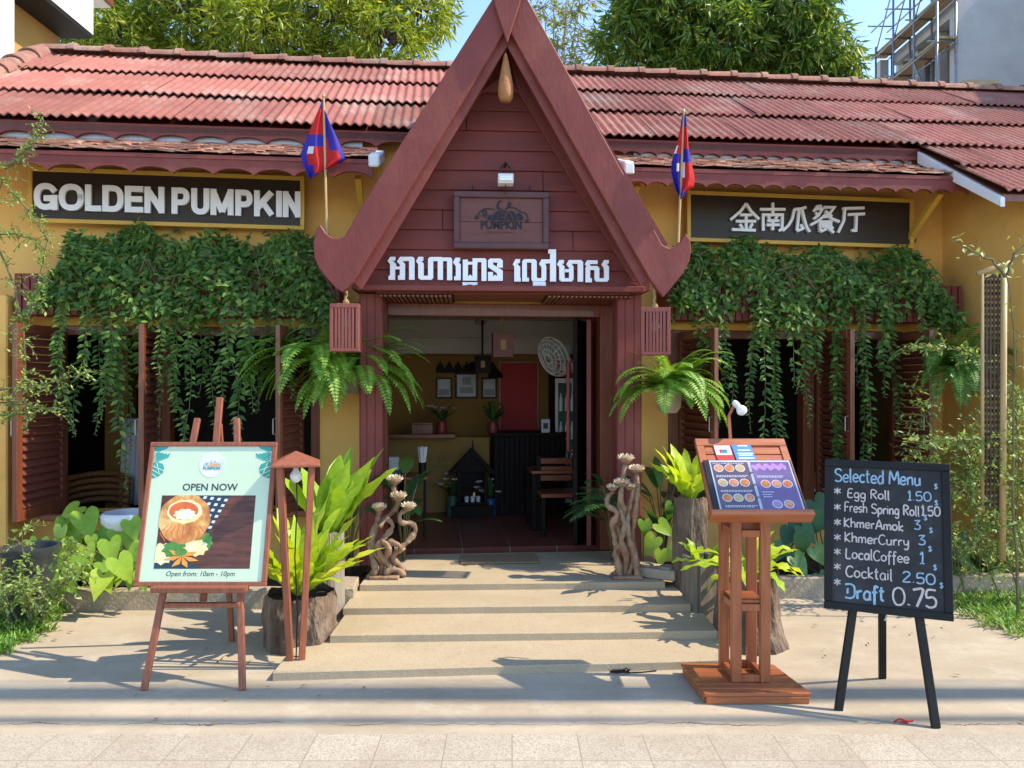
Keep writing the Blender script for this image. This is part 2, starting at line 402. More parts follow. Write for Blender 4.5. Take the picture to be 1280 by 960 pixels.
def concrete(name, c1, c2, stain, crack=True, grit=0):
    m = bpy.data.materials.new(name); m.use_nodes = True
    nt = m.node_tree; N = nt.nodes; K = nt.links; p = N['Principled BSDF']; p.inputs['Roughness'].default_value = .85
    p.inputs['Specular IOR Level'].default_value = .25
    tc = N.new('ShaderNodeTexCoord')
    def noise(scale, det=8, rough=.65, vec=None):
        n = N.new('ShaderNodeTexNoise'); n.inputs['Scale'].default_value = scale; n.inputs['Detail'].default_value = det; n.inputs['Roughness'].default_value = rough
        K.new(vec or tc.outputs['Object'], n.inputs['Vector']); return n.outputs['Fac']
    def ramp(f, lo, hi, a, b):
        r = N.new('ShaderNodeValToRGB'); r.color_ramp.elements[0].position = lo; r.color_ramp.elements[1].position = hi
        r.color_ramp.elements[0].color = (*a,1); r.color_ramp.elements[1].color = (*b,1); K.new(f, r.inputs[0]); return r.outputs[0]
    def mix(f, a, col):
        mx = N.new('ShaderNodeMix'); mx.data_type = 'RGBA'; K.new(f, mx.inputs['Factor']); K.new(a, mx.inputs['A']); mx.inputs['B'].default_value = (*col,1); return mx.outputs['Result']
    mp = N.new('ShaderNodeMapping'); mp.inputs['Scale'].default_value = (.6, 1.6, 1); K.new(tc.outputs['Object'], mp.inputs[0])
    out = ramp(noise(1.4, 9, .7, mp.outputs[0]), .3, .7, c2, c1)
    out = mix(ramp(noise(3.7, 9, .75), .52, .72, (0,0,0), (.55,)*3), out, stain)
    out = mix(ramp(noise(.8, 6, .6), .55, .7, (0,0,0), (.6,)*3), out, tuple(c*.6 for c in c1))
    out = mix(ramp(noise(9, 9, .8), .56, .66, (0,0,0), (.4,)*3), out, tuple(c*.7 for c in c2))
    out = mix(ramp(noise(120, 2), .56, .68, (0,0,0), ((.5 if grit else .25),)*3), out, tuple(c*.5 for c in c2))
    if grit: out = mix(ramp(noise(150, 2), .58, .7, (0,0,0), (.5,)*3), out, tuple(min(.7, c*1.5) for c in c1))
    if crack:
        sp = N.new('ShaderNodeSeparateXYZ'); K.new(tc.outputs['Object'], sp.inputs[0])
        cx = N.new('ShaderNodeCombineXYZ'); K.new(sp.outputs['X'], cx.inputs[0])
        n1 = noise(2.2, 9, .72, cx.outputs[0])
        a = N.new('ShaderNodeMath'); a.operation = 'MULTIPLY_ADD'; K.new(n1, a.inputs[0]); a.inputs[1].default_value = .22; a.inputs[2].default_value = 3.39
        d = N.new('ShaderNodeMath'); d.operation = 'SUBTRACT'; K.new(sp.outputs['Y'], d.inputs[0]); K.new(a.outputs[0], d.inputs[1])
        ab = N.new('ShaderNodeMath'); ab.operation = 'ABSOLUTE'; K.new(d.outputs[0], ab.inputs[0])
        wn_ = noise(1.7, 4, .6, cx.outputs[0])
        wd = N.new('ShaderNodeMapRange'); wd.inputs['From Min'].default_value = .42; wd.inputs['From Max'].default_value = .7; wd.inputs['To Min'].default_value = .0005; wd.inputs['To Max'].default_value = .007
        K.new(wn_, wd.inputs['Value'])
        lt = N.new('ShaderNodeMath'); lt.operation = 'LESS_THAN'; K.new(ab.outputs[0], lt.inputs[0]); K.new(wd.outputs[0], lt.inputs[1])
        out = mix(lt.outputs[0], out, (.10,.075,.055))
    K.new(out, p.inputs['Base Color'])
    b = N.new('ShaderNodeBump'); b.inputs['Strength'].default_value = .35 if not grit else .6; b.inputs['Distance'].default_value = .006
    K.new(noise(60 if not grit else 110, 6), b.inputs['Height']); K.new(b.outputs[0], p.inputs['Normal'])
    return m
CONC = concrete('forecourt_concrete', (.46,.385,.285), (.33,.265,.185), (.52,.46,.37))
AGG = concrete('washed_aggregate', (.44,.355,.235), (.36,.285,.185), (.42,.345,.24), False, 1)
GREYC = concrete('raw_grey_render', (.56,.55,.54), (.44,.43,.43), (.62,.60,.57), False)

b = MB(); n = 40
b.add([(-300,-300,0),(300,-300,0),(300,300,0),(-300,300,0)], [(0,1,2,3)])
kind(b.build('ground', CONC), 'structure')
ASPH = concrete('worn_asphalt', (.22,.20,.18), (.16,.15,.14), (.26,.24,.21), False)
b = MB(); b.add([(-200,-9,.004),(200,-9,.004),(200,-.5,.004),(-200,-.5,.004)], [(0,1,2,3)]); kind(b.build('road', ASPH), 'structure')
b = MB(); b.add([(-60,-.45,.004),(60,-.45,.004),(60,3.39,.004),(-60,3.39,.004)], [(0,1,2,3)])
kind(b.build('pavement', PAVE), 'structure')

st = thing('entrance_steps', 'four low washed concrete steps rising to the restaurant doorway', 'steps', (0,4.1,0))
def slab(parent, y0, xl, xr, z0, z1, tan, back=6.24, jag=.0012):
    m = MB(); n = 40; poly = []
    for i in range(n+1):
        x = xl + (xr-xl)*i/n
        poly.append((x, y0 + tan*x - 4.1 + R(-jag, jag)))
    poly += [(xr, back-4.1+.08*xr), (xl, back-4.1+.08*xl)]
    k = len(poly)
    vs = [(x,y,z0) for x,y in poly] + [(x,y,z1) for x,y in poly]
    fs = [tuple(range(k-1,-1,-1)), tuple(range(k,2*k))]
    for i in range(k): fs.append((i,(i+1)%k,k+(i+1)%k,k+i))
    m.add(vs, fs); return m.build('step', AGG, parent, bevel=.004)
slab(st, 4.10, -1.25, 1.25, -.02, .045, .075)
slab(st, 4.50, -1.06, 1.22, .040, .09, .035)
slab(st, 4.89, -1.07, 1.15, .085, .135, .035)
slab(st, 5.28, -1.04, 1.06, .130, .18, .035)

# ------------------------------------------------------------------ the restaurant building
bld = thing('restaurant_building', 'single storey ochre restaurant with red corrugated roof and hanging vines', 'building', F.o, F.th)
T = .16; ZT = 3.62; SILL = .56; HEAD = 2.0
uA, uB = F.u(66), F.u(400); uD0, uD1 = F.u(466), F.u(768); uE, uG = F.u(835), F.u(1128)
uL, uR = F.u(-95), F.u(1178)
w = MB()
w.box(uL, uA, 0, T, 0, ZT); w.box(uA, uB, 0, T, 0, SILL); w.box(uA, uB, 0, T, HEAD, ZT)
w.box(uB, uD0, 0, T, 0, ZT); w.box(uD0, uD1, 0, T, 2.16, ZT); w.box(uD1, uE, 0, T, 0, ZT)
w.box(uE, uG, 0, T, 0, SILL); w.box(uE, uG, 0, T, HEAD, ZT); w.box(uG, uR+.2, 0, T, 0, ZT)
w.build('wall', YEL, bld)
# wing wall that comes forward on the right, and the pale pier on the far left
w = MB()
vR = -.93
w.prism([(vR,0),(0,0),(0,3.66),(vR,3.04)], uR, uR+.16, lambda a, b_, z: Vector((b_, a, z)))
w.build('side_wall', YEL, bld)
w = MB(); w.box(F.u(-60,-.35), F.u(9,-.35), -.35, -.002, 0, 2.2); w.build('side_pier', YEL, bld, bevel=.01)
# interior shell
YEL_DIM = pmat('dimmed_ochre_interior', (.27,.14,.026), .8, (.23,.115,.02), 2.5, bump=.05)  # wall ochre darkened in its colour so the room looks dim
BW = 2.45
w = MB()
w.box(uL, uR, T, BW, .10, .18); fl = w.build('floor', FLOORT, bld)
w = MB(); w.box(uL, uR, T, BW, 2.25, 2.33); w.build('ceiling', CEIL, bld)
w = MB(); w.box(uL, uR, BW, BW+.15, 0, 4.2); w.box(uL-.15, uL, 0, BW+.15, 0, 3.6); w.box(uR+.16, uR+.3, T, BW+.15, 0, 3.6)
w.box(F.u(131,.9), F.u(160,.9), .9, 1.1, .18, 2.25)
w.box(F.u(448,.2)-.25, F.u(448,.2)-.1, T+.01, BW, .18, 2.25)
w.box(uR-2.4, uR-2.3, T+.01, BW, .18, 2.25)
w.build('interior_wall', YEL_DIM, bld)
for a, c in ((uL+.01, F.u(448,.2)-.26), (uR-2.295, uR-.01)):  # dark panels added to make the rooms behind the windows look unlit
    w = MB(); w.box(a, c, 1.3, 1.35, .181, 2.249); w.build('added_dark_panel', DARKW, bld)
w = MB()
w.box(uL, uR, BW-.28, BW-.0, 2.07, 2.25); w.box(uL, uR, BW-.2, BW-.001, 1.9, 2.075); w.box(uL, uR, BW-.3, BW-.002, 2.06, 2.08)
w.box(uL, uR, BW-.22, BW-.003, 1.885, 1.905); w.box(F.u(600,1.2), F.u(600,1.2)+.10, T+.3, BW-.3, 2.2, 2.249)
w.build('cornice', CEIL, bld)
# corrugated main roof
SL = 1.28/1.95; EV = -.25; EZ = 3.52; RV = 1.70; RZ = EZ+SL*(RV-EV)
def roofz(v): return EZ + SL*(v-EV)
rb = MB(); PER = .074; SEG = 6; AMP = .011
def sheet(u0, waves, v0, v1, lift):
    nu = waves*SEG; vs = []; fs = []
    nrm = Vector((0,-SL,1)).normalized()
    tw = R(-.004,.004)
    for k, v in enumerate((v0, v0, (v0+v1)/2, v1)):
        for i in range(nu+1):
            u = u0 + i*PER/SEG
            h = AMP*cos(2*pi*i/SEG) + lift*(1-max(0,k-1)/2) + tw*(i/nu) - (.010 if k == 0 else 0)
            p = Vector((u, v, roofz(v))) + nrm*h
            vs.append(p)
    for k in range(3):
        for i in range(nu): fs.append((k*(nu+1)+i, k*(nu+1)+i+1, (k+1)*(nu+1)+i+1, (k+1)*(nu+1)+i))
    rb.add(vs, fs)
VERGE = uL + .08
uWing = F.u(1150, EV)
tiers = [EV+i*.65 for i in range(4)]
def lay(u0, u1, v0, v1, lift=.03):
    u = u0; first = True
    while u < u1-.02:
        wv = 10 if not first else random.choice((5,7,10))
        wv = min(wv, max(1, round((u1-u)/PER))); first = False
        sheet(u, wv, v0, v1+.05, lift + R(0,.011)); u += wv*PER
UEND = F.u(1380, 1.7)
for i in range(3): lay(VERGE, UEND, tiers[i]-R(0,.01), tiers[i+1])
lay(uWing, UEND, EV-.47, EV+.02); lay(uWing, UEND, EV-.94, EV-.45)
rb.build('roof_sheets', ROOF, bld, smooth=True, sharp=50)
r2 = MB()   # deck under the sheets and the rear slope
r2.prism([(EV+.03, EZ-.02), (RV, RZ-.03), (RV+2.2, RZ-.03-SL*2.2), (RV+2.2, RZ-.08-SL*2.2), (RV, RZ-.09), (EV+.03, EZ-.07)], VERGE+.02, UEND-.02, lambda a, b_, z: Vector((b_, a, z)))
r2.prism([(EV-.90, roofz(EV-.9)-.02), (EV+.03, EZ-.021), (EV+.03, EZ-.07), (EV-.90, roofz(EV-.9)-.07)], uWing+.03, UEND-.02, lambda a, b_, z: Vector((b_, a, z)))
r2.build('roof_deck', WOODR, bld)
rk = MB(); rk.prism([(EV+.02, EZ-.03), (EV-.93, roofz(EV-.93)-.03), (EV-.93, roofz(EV-.93)-.10), (EV+.02, EZ-.13)], uWing-.012, uWing+.025, lambda a, b_, z: Vector((b_, a, z)))
recalc(rk.build('rake_board', WHITEP, bld, bevel=.004))
rt = MB()
def halftile(p0, p1, r0, r1, up):
    d = (p1-p0).normalized(); x = d.cross(up).normalized(); z = x.cross(d)
    prof = []
    n = 9; vs = []; fs = []
    for p, r in ((p0,r0),(p1,r1)):
        for rr in (r, r-.018):
            for j in range(n):
                t = pi*j/(n-1); vs.append(p + x*rr*cos(t)*1.05 + z*rr*sin(t)*.85)
    for j in range(n-1):
        fs.append((j,j+1,2*n+j+1,2*n+j)); fs.append((n+j,3*n+j,3*n+j+1,n+j+1)); fs.append((j,n+j,n+j+1,j+1)); fs.append((2*n+j,2*n+j+1,3*n+j+1,3*n+j))
    rt.add(vs, fs)
u = VERGE-.05
while u < UEND:
    z = RZ+.005+.03*sin(u*.9)*.4
    halftile(Vector((u,RV,z)), Vector((u+.345,RV,z+R(-.005,.008))), .082, .096, Vector((0,0,1)))
    halftile(Vector((u+.28,RV,z)), Vector((u+.345,RV,z)), .105, .108, Vector((0,0,1)))
    u += .335
v = RV
while v > EV-.2:
    a = Vector((VERGE-.02, v, roofz(v)+.02)); c = Vector((VERGE-.02, v-.30, roofz(v-.30)+.03))
    halftile(a, c, .085, .105, Vector((0,-SL,1))); v -= .27
rt.build('ridge_tiles', RIDGE, bld, smooth=True, sharp=50)
def scallop(u0, u1, zt, zb, per, h, d0, d1):
    poly = [(u0, zt), (u0, zb)]
    n = max(1, round((u1-u0)/per)); p = (u1-u0)/n
    for i in range(n):
        for k in range(1, 9):
            t = k/8
            poly.append((u0+(i+t)*p, zb + h*(sin(pi*t)**.6 if k < 8 else 0)))
    poly.append((u1, zt)); return poly
fa = MB()
fa.prism(scallop(VERGE, F.u(560,EV), EZ-.005, EZ-.125, .27, .045, 0, 0), EV+.03, EV+.055)
fa.prism(scallop(F.u(700,EV), uWing+.02, EZ-.005, EZ-.125, .135, .028, 0, 0), EV+.03, EV+.055)
recalc(fa.build('fascia', BURG, bld))
for a, c in ((uL, F.u(452,EV)), (F.u(795,EV), uWing-.03)):
    gt = MB(); gt.tube([(a, EV+.12, EZ-.105), (c, EV+.12, EZ-.105)], .055, 12)
    gt.build('gutter', GREYMET, bld, smooth=True, sharp=40)
# tiled awnings over the signs
def awning(u0, u1, cap0, cap1, per, h):
    A0 = Vector((0,-.11,3.395)); A1 = Vector((0,-.66,3.165))
    aw = MB()
    aw.prism([(A0.y,A0.z-.05),(A1.y,A1.z-.05),(A1.y,A1.z-.02),(A0.y,A0.z-.02)], u0, u1, lambda a, b_, z: Vector((b_, a, z)))
    o = aw.build('awning', WOODR, bld)
    sh = MB(); rows = 7
    for r in range(rows):
        t0 = 1.03 - r/rows; t1 = t0 - 1/rows*1.7
        u = u0 + R(-.12, 0)
        while u < u1:
            wd = R(.09,.15); ua = max(u0, u); ub = min(u1, u+wd-.004)
            if ub-ua > .015:
                pa = A0.lerp(A1, t0+R(-.012,.03)); pb = A0.lerp(A1, max(0, t1))
                l = .022+R(0,.012); th = .011; tw = R(-.006,.006)
                vs = []
                for q, lf in ((pa, l), (pb, .004)):
                    for uu, s_ in ((ua,-1),(ub,1)):
                        vs += [(uu, q.y, q.z+lf+s_*tw), (uu, q.y, q.z+lf+th+s_*tw)]
                sh.add(vs, [(0,2,3,1),(4,5,7,6),(0,1,5,4),(2,6,7,3),(1,3,7,5),(0,4,6,2)])
            u += wd
    sh.build('shingles', SHINGLE, o)
    fs = MB(); fs.prism(scallop(u0, u1, 3.165, 3.03, per, h, 0, 0), A1.y-.012, A1.y+.016)
    fs.box(u0+.002, u1-.002, A1.y-.02, A1.y+.03, 3.135, 3.152); recalc(fs.build('fascia', BURG, o))
    for uu, on in ((u0, cap0), (u1, cap1)):
        if on:
            e = MB(); e.prism([(-.04,3.43),(-.69,3.20),(-.69,3.105),(-.04,3.33)], uu-.03, uu+.05, lambda a, b_, z: Vector((b_, a, z)))
            recalc(e.build('end_board', WHITEP, o, bevel=.012))
    for uu in (u0+.12, u1-.12) if cap1 else (u1-.35,):
        e = MB(); e.bar((uu,-.005,2.72),(uu,-.5,3.08),.045,.045); e.build('bracket', YELTRIM, o)
    return o
awning(uL+.1, F.u(466,-.66), False, True, .27, .045)
awning(F.u(784,-.66), F.u(1210,-.66), True, True, .155, .03)
# slatted flower boxes above the windows
def flowerbox(u0, u1):
    f = MB(); f.box(u0, u1, -.30, -.002, 2.07, 2.10); f.box(u0,u1,-.29,-.003,2.30,2.33)
    u = u0
    while u < u1: f.box(u, min(u1,u+.045), -.32, -.301, 2.06, 2.36); u += .056
    f.box(u0, u0+.02, -.30, -.004, 2.1, 2.3); f.box(u1-.02, u1, -.30, -.004, 2.1, 2.3)
    f.build('flower_box', BURG, bld)
flowerbox(F.u(20,-.3), F.u(424,-.3)); flowerbox(F.u(834,-.3), F.u(1200,-.3))
# window frames, sills, shutters
def window(u0, u1, mull, nm='window_frame'):
    f = MB()
    f.box(u0, u0+.07, -.02, .1, SILL, HEAD); f.box(u1-.07, u1, -.02, .1, SILL, HEAD)
    f.box(u0+.07, u1-.07, -.02, .1, HEAD-.07, HEAD)
    for mm in mull: f.box(mm-.05, mm+.05, -.018, .098, SILL, HEAD-.07)
    o = f.build(nm, WOODR, bld, bevel=.004)
    s_ = MB(); s_.box(u0-.05, u1+.05, -.12, .12, SILL-.05, SILL-.002); s_.build('sill', WOODRH, o, bevel=.005)
    y = MB(); y.box(u0-.05, u1+.05, -.03, -.001, HEAD+.002, HEAD+.055); y.build('head_trim', YELTRIM, o)
window(uA, uB, [F.u(205)]); window(uE, uG, [F.u(1010)])
def shutter(pxh, pxf, py_t=None, mat=SHUT):
    uh = F.u(pxh); L = .56
    # free edge: find its angle so that the edge lands on pxf
    best = None
    for k in range(-60, 61):
        a = radians(90+k); uf = uh + cos(a)*L; vf = -sin(a)*L
        P = F.P(uf, vf, 1); px = 640+FPX*P.x/P.y
        if best is None or abs(px-pxf) < best[0]: best = (abs(px-pxf), a)
    a = best[1]; d = Vector((cos(a), -sin(a), 0)); nrm = Vector((d.y, -d.x, 0))
    O = Vector((uh, -.02, 0)); z0 = SILL+.02; z1 = HEAD-.02
    def q(s, z, t): return O + d*s + nrm*t + Vector((0,0,z))
    f = MB()
    def blk(s0, s1, za, zb, t0=-.018, t1=.018):
        f.add([q(s0,za,t0),q(s1,za,t0),q(s1,za,t1),q(s0,za,t1),q(s0,zb,t0),q(s1,zb,t0),q(s1,zb,t1),q(s0,zb,t1)],
              [(0,3,2,1),(4,5,6,7),(0,1,5,4),(1,2,6,5),(2,3,7,6),(3,0,4,7)])
    blk(0,.055,z0,z1); blk(L-.06,L,z0,z1); blk(.055,L-.06,z0,z0+.08); blk(.055,L-.06,z1-.07,z1)
    o = f.build('shutter', WOODR if mat is SHUT else mat, bld, bevel=.003)
    lv = MB(); z = z0+.085; sg = 1
    while z < z1-.085:
        for sgn in (1,):
            lv.add([q(.055,z,-.02),q(L-.06,z,-.02),q(L-.06,z+.045,.016),q(.055,z+.045,.016),q(.055,z+.008,-.024),q(L-.06,z+.008,-.024),q(L-.06,z+.053,.012),q(.055,z+.053,.012)],
               [(0,3,2,1),(4,5,6,7),(0,1,5,4),(1,2,6,5),(2,3,7,6),(3,0,4,7)])
        z += .058
    lv.build('louvres', SHUT, o)
    h = MB(); c = q(L-.03, 1.25, .022); e = q(L-.03,1.25,.05)
    h.tube([q(L-.03,1.18,.016), q(L-.03,1.185,.045), q(L-.03,1.295,.045), q(L-.03,1.30,.016)], .005, 6); h.build('handle', STEEL, o)
for h_, f_ in ((82,20),(200,178),(378,348),(848,895),(1020,1064),(1112,1163)): shutter(h_, f_)
# doorway: frame and the folded door leaves
d = MB()
d.box(uD0+.03, uD0+.12, -.05, .17, .18, 2.2); d.box(uD1-.13, uD1-.01, -.05, .17, .18, 2.2); d.box(uD0+.12, uD1-.13, -.049, .169, 2.10, 2.2)
d.box(uD0-.14, uD0+.03, -.055,-.003, 2.1, 2.2)
dfr = d.build('door_frame', WOODR, bld, bevel=.005)
def leafdoor(p0, p1, mat, z0=.2, z1=2.09):
    p0 = Vector((*p0,0)); p1 = Vector((*p1,0)); dd = (p1-p0); L = dd.length; dd.normalize(); nn = Vector((-dd.y, dd.x, 0))
    f = MB()
    def blk(s0,s1,za,zb,t0,t1):
        q = lambda s,z,t: p0+dd*s+nn*t+Vector((0,0,z))
        f.add([q(s0,za,t0),q(s1,za,t0),q(s1,za,t1),q(s0,za,t1),q(s0,zb,t0),q(s1,zb,t0),q(s1,zb,t1),q(s0,zb,t1)],
              [(0,3,2,1),(4,5,6,7),(0,1,5,4),(1,2,6,5),(2,3,7,6),(3,0,4,7)])
    blk(0,.09,z0,z1,-.02,.02); blk(L-.09,L,z0,z1,-.02,.02)
    for za, zb in ((z0,z0+.14),(.95,1.08),(z1-.12,z1)): blk(.09,L-.09,za,zb,-.019,.019)
    for za, zb in ((z0+.14,.95),(1.08,z1-.12)): blk(.09,L-.09,za,zb,-.008,.008)
    return f.build('door', mat, bld, bevel=.003)
pa = F.uz(719,480,.05)[0]; pb = F.uz(748,480,.55)[0]
dl = leafdoor((pa,.06),(pb,.62), DARKW)
hb = MB(); uu = pa-.02
hb.tube([(uu-.0,.03,.98),(uu-.05,.0,1.0),(uu-.05,.0,1.72),(uu,.03,1.74)], .014, 8); hb.build('handle', BURG, dl, smooth=True)
leafdoor((F.u(733,.0)+.03,.05),(F.u(752,.6)+.02,.64), BURG)
# the open stall beside the wing wall
s_ = MB()
for k in range(5):
    z = 2.85-k*.36
    s_.box(uR+.2, uR+2.4, -.72, -.68, z, z+.13)
s_.box(uR+.17, uR+2.4, -.70, -.66, 0, 1.55)
s_.build('side_slats', WOODR, bld, bevel=.004)
s_ = MB(); s_.box(uR+.16, uR+2.5, -.5, -.45, 0, 3.1); s_.build('side_backing', DARKW, bld)

# ------------------------------------------------------------------ gabled porch
por = thing('entrance_porch', 'steep burgundy timber gable porch with upturned horn ends over the doorway', 'porch', PF.o, PF.th)
def pz(px, py, v=0): return PF.uz(px, py, v)
Lb = [(639,-36),(455,255),(432,296),(424,299),(416,298),(408,292),(401,281),(395,291),(393,305),(394,322),(399,335),(410,349),(421,361),(429,366),(436,361),(442,354),(634,36)]
Rb = [(639,-36),(634,36),(811,349),(820,362),(828,372),(840,358),(852,343),(860,328),(863,312),(861,300),(856,292),(849,303),(842,309),(835,311),(827,307)]
m = MB(); m.prism([pz(*p) for p in Lb], -.03, .02); recalc(m.build('bargeboard', BURG, por, bevel=.006))
m = MB(); m.prism([pz(*p) for p in Rb], -.028, .022); recalc(m.build('bargeboard', BURG, por, bevel=.006))
# second board just behind, a hand's width further in
for pts in ([(634,36),(442,354),(452,362),(634,58)], [(634,36),(811,349),(801,358),(634,58)]):
    m = MB(); m.prism([pz(*p, .03) for p in pts], .024, .055); recalc(m.build('inner_bargeboard', BURG, por, bevel=.004))
m = MB(); m.prism([pz(*p, -.06) for p in [(621,-30),(657,-30),(650,5),(634,54),(618,5)]], -.07, -.032); recalc(m.build('apex_board', BURG, por, bevel=.006))
# porch roof slabs
apx = pz(639,-30); el = pz(440,285); er = pz(836,305)
for e, sg in ((el,1),(er,-1)):
    a = Vector((apx[0], apx[1])); c = Vector((e[0], e[1])); n_ = Vector((-(c-a).y, (c-a).x)).normalized()*(-1 if sg == 1 else 1)
    n_ = n_ if n_.y < 0 else -n_
    poly = [a, c, c+n_*.06, a+n_*.06]
    m = MB(); m.prism([(p.x,p.y) for p in poly], .023, 2.6); recalc(m.build('porch_roof', BURG, por))
# plank gable
VT = .34
la, lb = pz(634,36), pz(442,354); ra, rb_ = pz(634,36), pz(811,349)
def lim(z):
    tl = (z-lb[1])/(la[1]-lb[1]); tr = (z-rb_[1])/(ra[1]-rb_[1])
    return lb[0]+(la[0]-lb[0])*tl-.03, rb_[0]+(ra[0]-rb_[0])*tr+.03
z = 2.245; ty = MB()
while z < 3.98:
    z1 = min(z+.147, 4.0)
    x0, x1 = lim(z); y0, y1 = lim(z1)
    t = random.uniform(-.001,.001)
    cuts = [0, 1] if random.random() < .55 else [0, R(.1,.3) if random.random() < .5 else R(.7,.9), 1]
    for c0, c1 in zip(cuts, cuts[1:]):
        A = x0+(x1-x0)*c0+.0015; B = x0+(x1-x0)*c1-.0015; C = y0+(y1-y0)*c1-.0015; D = y0+(y1-y0)*c0+.0015
        if c0 > 0: D = A
        if c1 < 1: C = B
        ty.add([(A,VT-.018+t,z),(B,VT-.018+t,z),(C,VT,z1),(D,VT,z1),(A,VT+.02,z),(B,VT+.02,z),(C,VT+.02,z1),(D,VT+.02,z1)],
           [(0,1,2,3),(4,7,6,5),(0,4,5,1),(2,6,7,3),(1,5,6,2),(0,3,7,4)])
    z = z1
ty.build('gable_planks', BURG_H, por, bevel=.003)
for pts in ([(634,62),(601,116),(455,352),(437,352),(560,150),(634,25)], [(634,62),(648,116),(791,352),(815,352),(706,155),(634,25)]):
    m = MB(); m.prism([pz(*p, VT-.05) for p in pts], VT-.05, VT-.021); recalc(m.build('gable_trim', BURG, por, bevel=.003))
m = MB(); m.prism([pz(*p, VT-.06) for p in [(601,114),(648,114),(634,90)]], VT-.052, VT-.02); recalc(m.build('gable_trim', BURG, por))
zb0 = pz(640,364,.26)[1]; zb1 = pz(640,357,.26)[1]
m = MB(); m.box(pz(446,0,.26)[0], pz(806,0,.26)[0], .255, VT+.04, zb0, zb1); m.build('tie_beam', BURG, por, bevel=.004)
# soffit with two slatted vents
m = MB(); us0, us1 = PF.u(475,.6), PF.u(780,.6)
m.box(us0, us1, VT+.04, 1.0, 2.222, 2.25); sof = m.build('soffit', WOODRH, por)
for a, c in ((478,566),(682,782)):
    m = MB(); ua, ub = PF.u(a,.6), PF.u(c,.6)
    m.box(ua-.01, ub+.01, VT+.06, .93, 2.214, 2.2215, 1); k = ua
    while k < ub: m.box(k, k+.022, VT+.06, .93, 2.20, 2.2135); k += .034
    m.build('vent_slats', [WOODRH, BLACK], sof)
# posts
for a, c in ((449,478),(771,802)):
    u0, u1 = PF.u(a,.5), PF.u(c,.5); uc = (u0+u1)/2; h = (u1-u0)/2
    prof = []
    for s_, (ax, ay) in enumerate(((1,0),(0,1),(-1,0),(0,-1))):
        for t in (-.88,-.42,-.36,-.30,.30,.36,.42,.88):
            dpt = .94 if abs(abs(t)-.36) < .01 else 1
            tx, tyy = (-ay, ax)
            prof.append((ax*dpt+tx*t, ay*dpt+tyy*t))
    n = len(prof); vs = []
    rings = [(.181,1.0),(2.23,1.0)]
    for z, sc in rings:
        for x, y in prof: vs.append((uc+x*h*sc, .585+y*h*sc, z))
    fs = [tuple(range(n-1,-1,-1)), tuple(range(n,2*n))]
    for i in range(n): fs.append((i,(i+1)%n,n+(i+1)%n,n+i))
    m = MB(); m.add(vs, fs); po = m.build('post', BURG, por)
# rafters that carry the eaves beyond the posts
for a, c in ((440,470),(780,812)):
    m = MB(); m.box(PF.u(a,.4), PF.u(c,.4), VT+.045, 1.3, 2.255, 2.33); m.build('eave_beam', BURG, por)
# ------------------------------------------------------------------ signs, lanterns and flags on the building
def perfmat():
    m = bpy.data.materials.new('perforated_sheet'); m.use_nodes = True
    nt = m.node_tree; N = nt.nodes; K = nt.links; p = N['Principled BSDF']; p.inputs['Roughness'].default_value = .35; p.inputs['Specular IOR Level'].default_value = .25
    tc = N.new('ShaderNodeTexCoord'); v = N.new('ShaderNodeTexVoronoi'); v.inputs['Scale'].default_value = 62; v.inputs['Randomness'].default_value = 0
    K.new(tc.outputs['Object'], v.inputs['Vector'])
    lt = N.new('ShaderNodeMath'); lt.operation = 'LESS_THAN'; lt.inputs[1].default_value = .40; K.new(v.outputs['Distance'], lt.inputs[0])
    n = N.new('ShaderNodeTexNoise'); n.inputs['Scale'].default_value = 3; K.new(tc.outputs['Object'], n.inputs['Vector'])
    r = N.new('ShaderNodeValToRGB'); r.color_ramp.elements[0].color = (.012,.011,.011,1); r.color_ramp.elements[1].color = (.03,.019,.01,1)
    r.color_ramp.elements[0].position = .35; r.color_ramp.elements[1].position = .65
    K.new(n.outputs['Fac'], r.inputs[0])
    mx = N.new('ShaderNodeMix'); mx.data_type = 'RGBA'; K.new(lt.outputs[0], mx.inputs['Factor']); mx.inputs['A'].default_value = (.05,.034,.02,1)
    K.new(r.outputs[0], mx.inputs['B']); K.new(mx.outputs['Result'], p.inputs['Base Color'])
    return m
PERF = perfmat()
def rootat(frame, name, label, cat, u, v, z, group=None):
    r = thing(name, label, cat, frame.P(u, v, z), frame.th, group)
    return r, (lambda a, b_, c: Vector((a-u, b_-v, c-z)))
def fit(o, u0, u1, z0, z1):
    """place a text object so that its ink fills the given box (x by scale, y by scale)"""
    xs = [v.co.x for v in o.data.vertices]; ys = [v.co.y for v in o.data.vertices]
    sx = (u1-u0)/(max(xs)-min(xs)); sy = (z1-z0)/(max(ys)-min(ys))
    o.scale = (sx, sy, 1); o.location.x = u0-min(xs)*sx; o.location.z = z0-min(ys)*sy
def arc(cx, cy, rx, ry, a0, a1, n=14, p=.8):
    out = []
    for i in range(n+1):
        t = radians(a0+(a1-a0)*i/n); c_, s_ = cos(t), sin(t)
        out.append((cx+rx*math.copysign(abs(c_)**p, c_), cy+ry*math.copysign(abs(s_)**p, s_)))
    return out
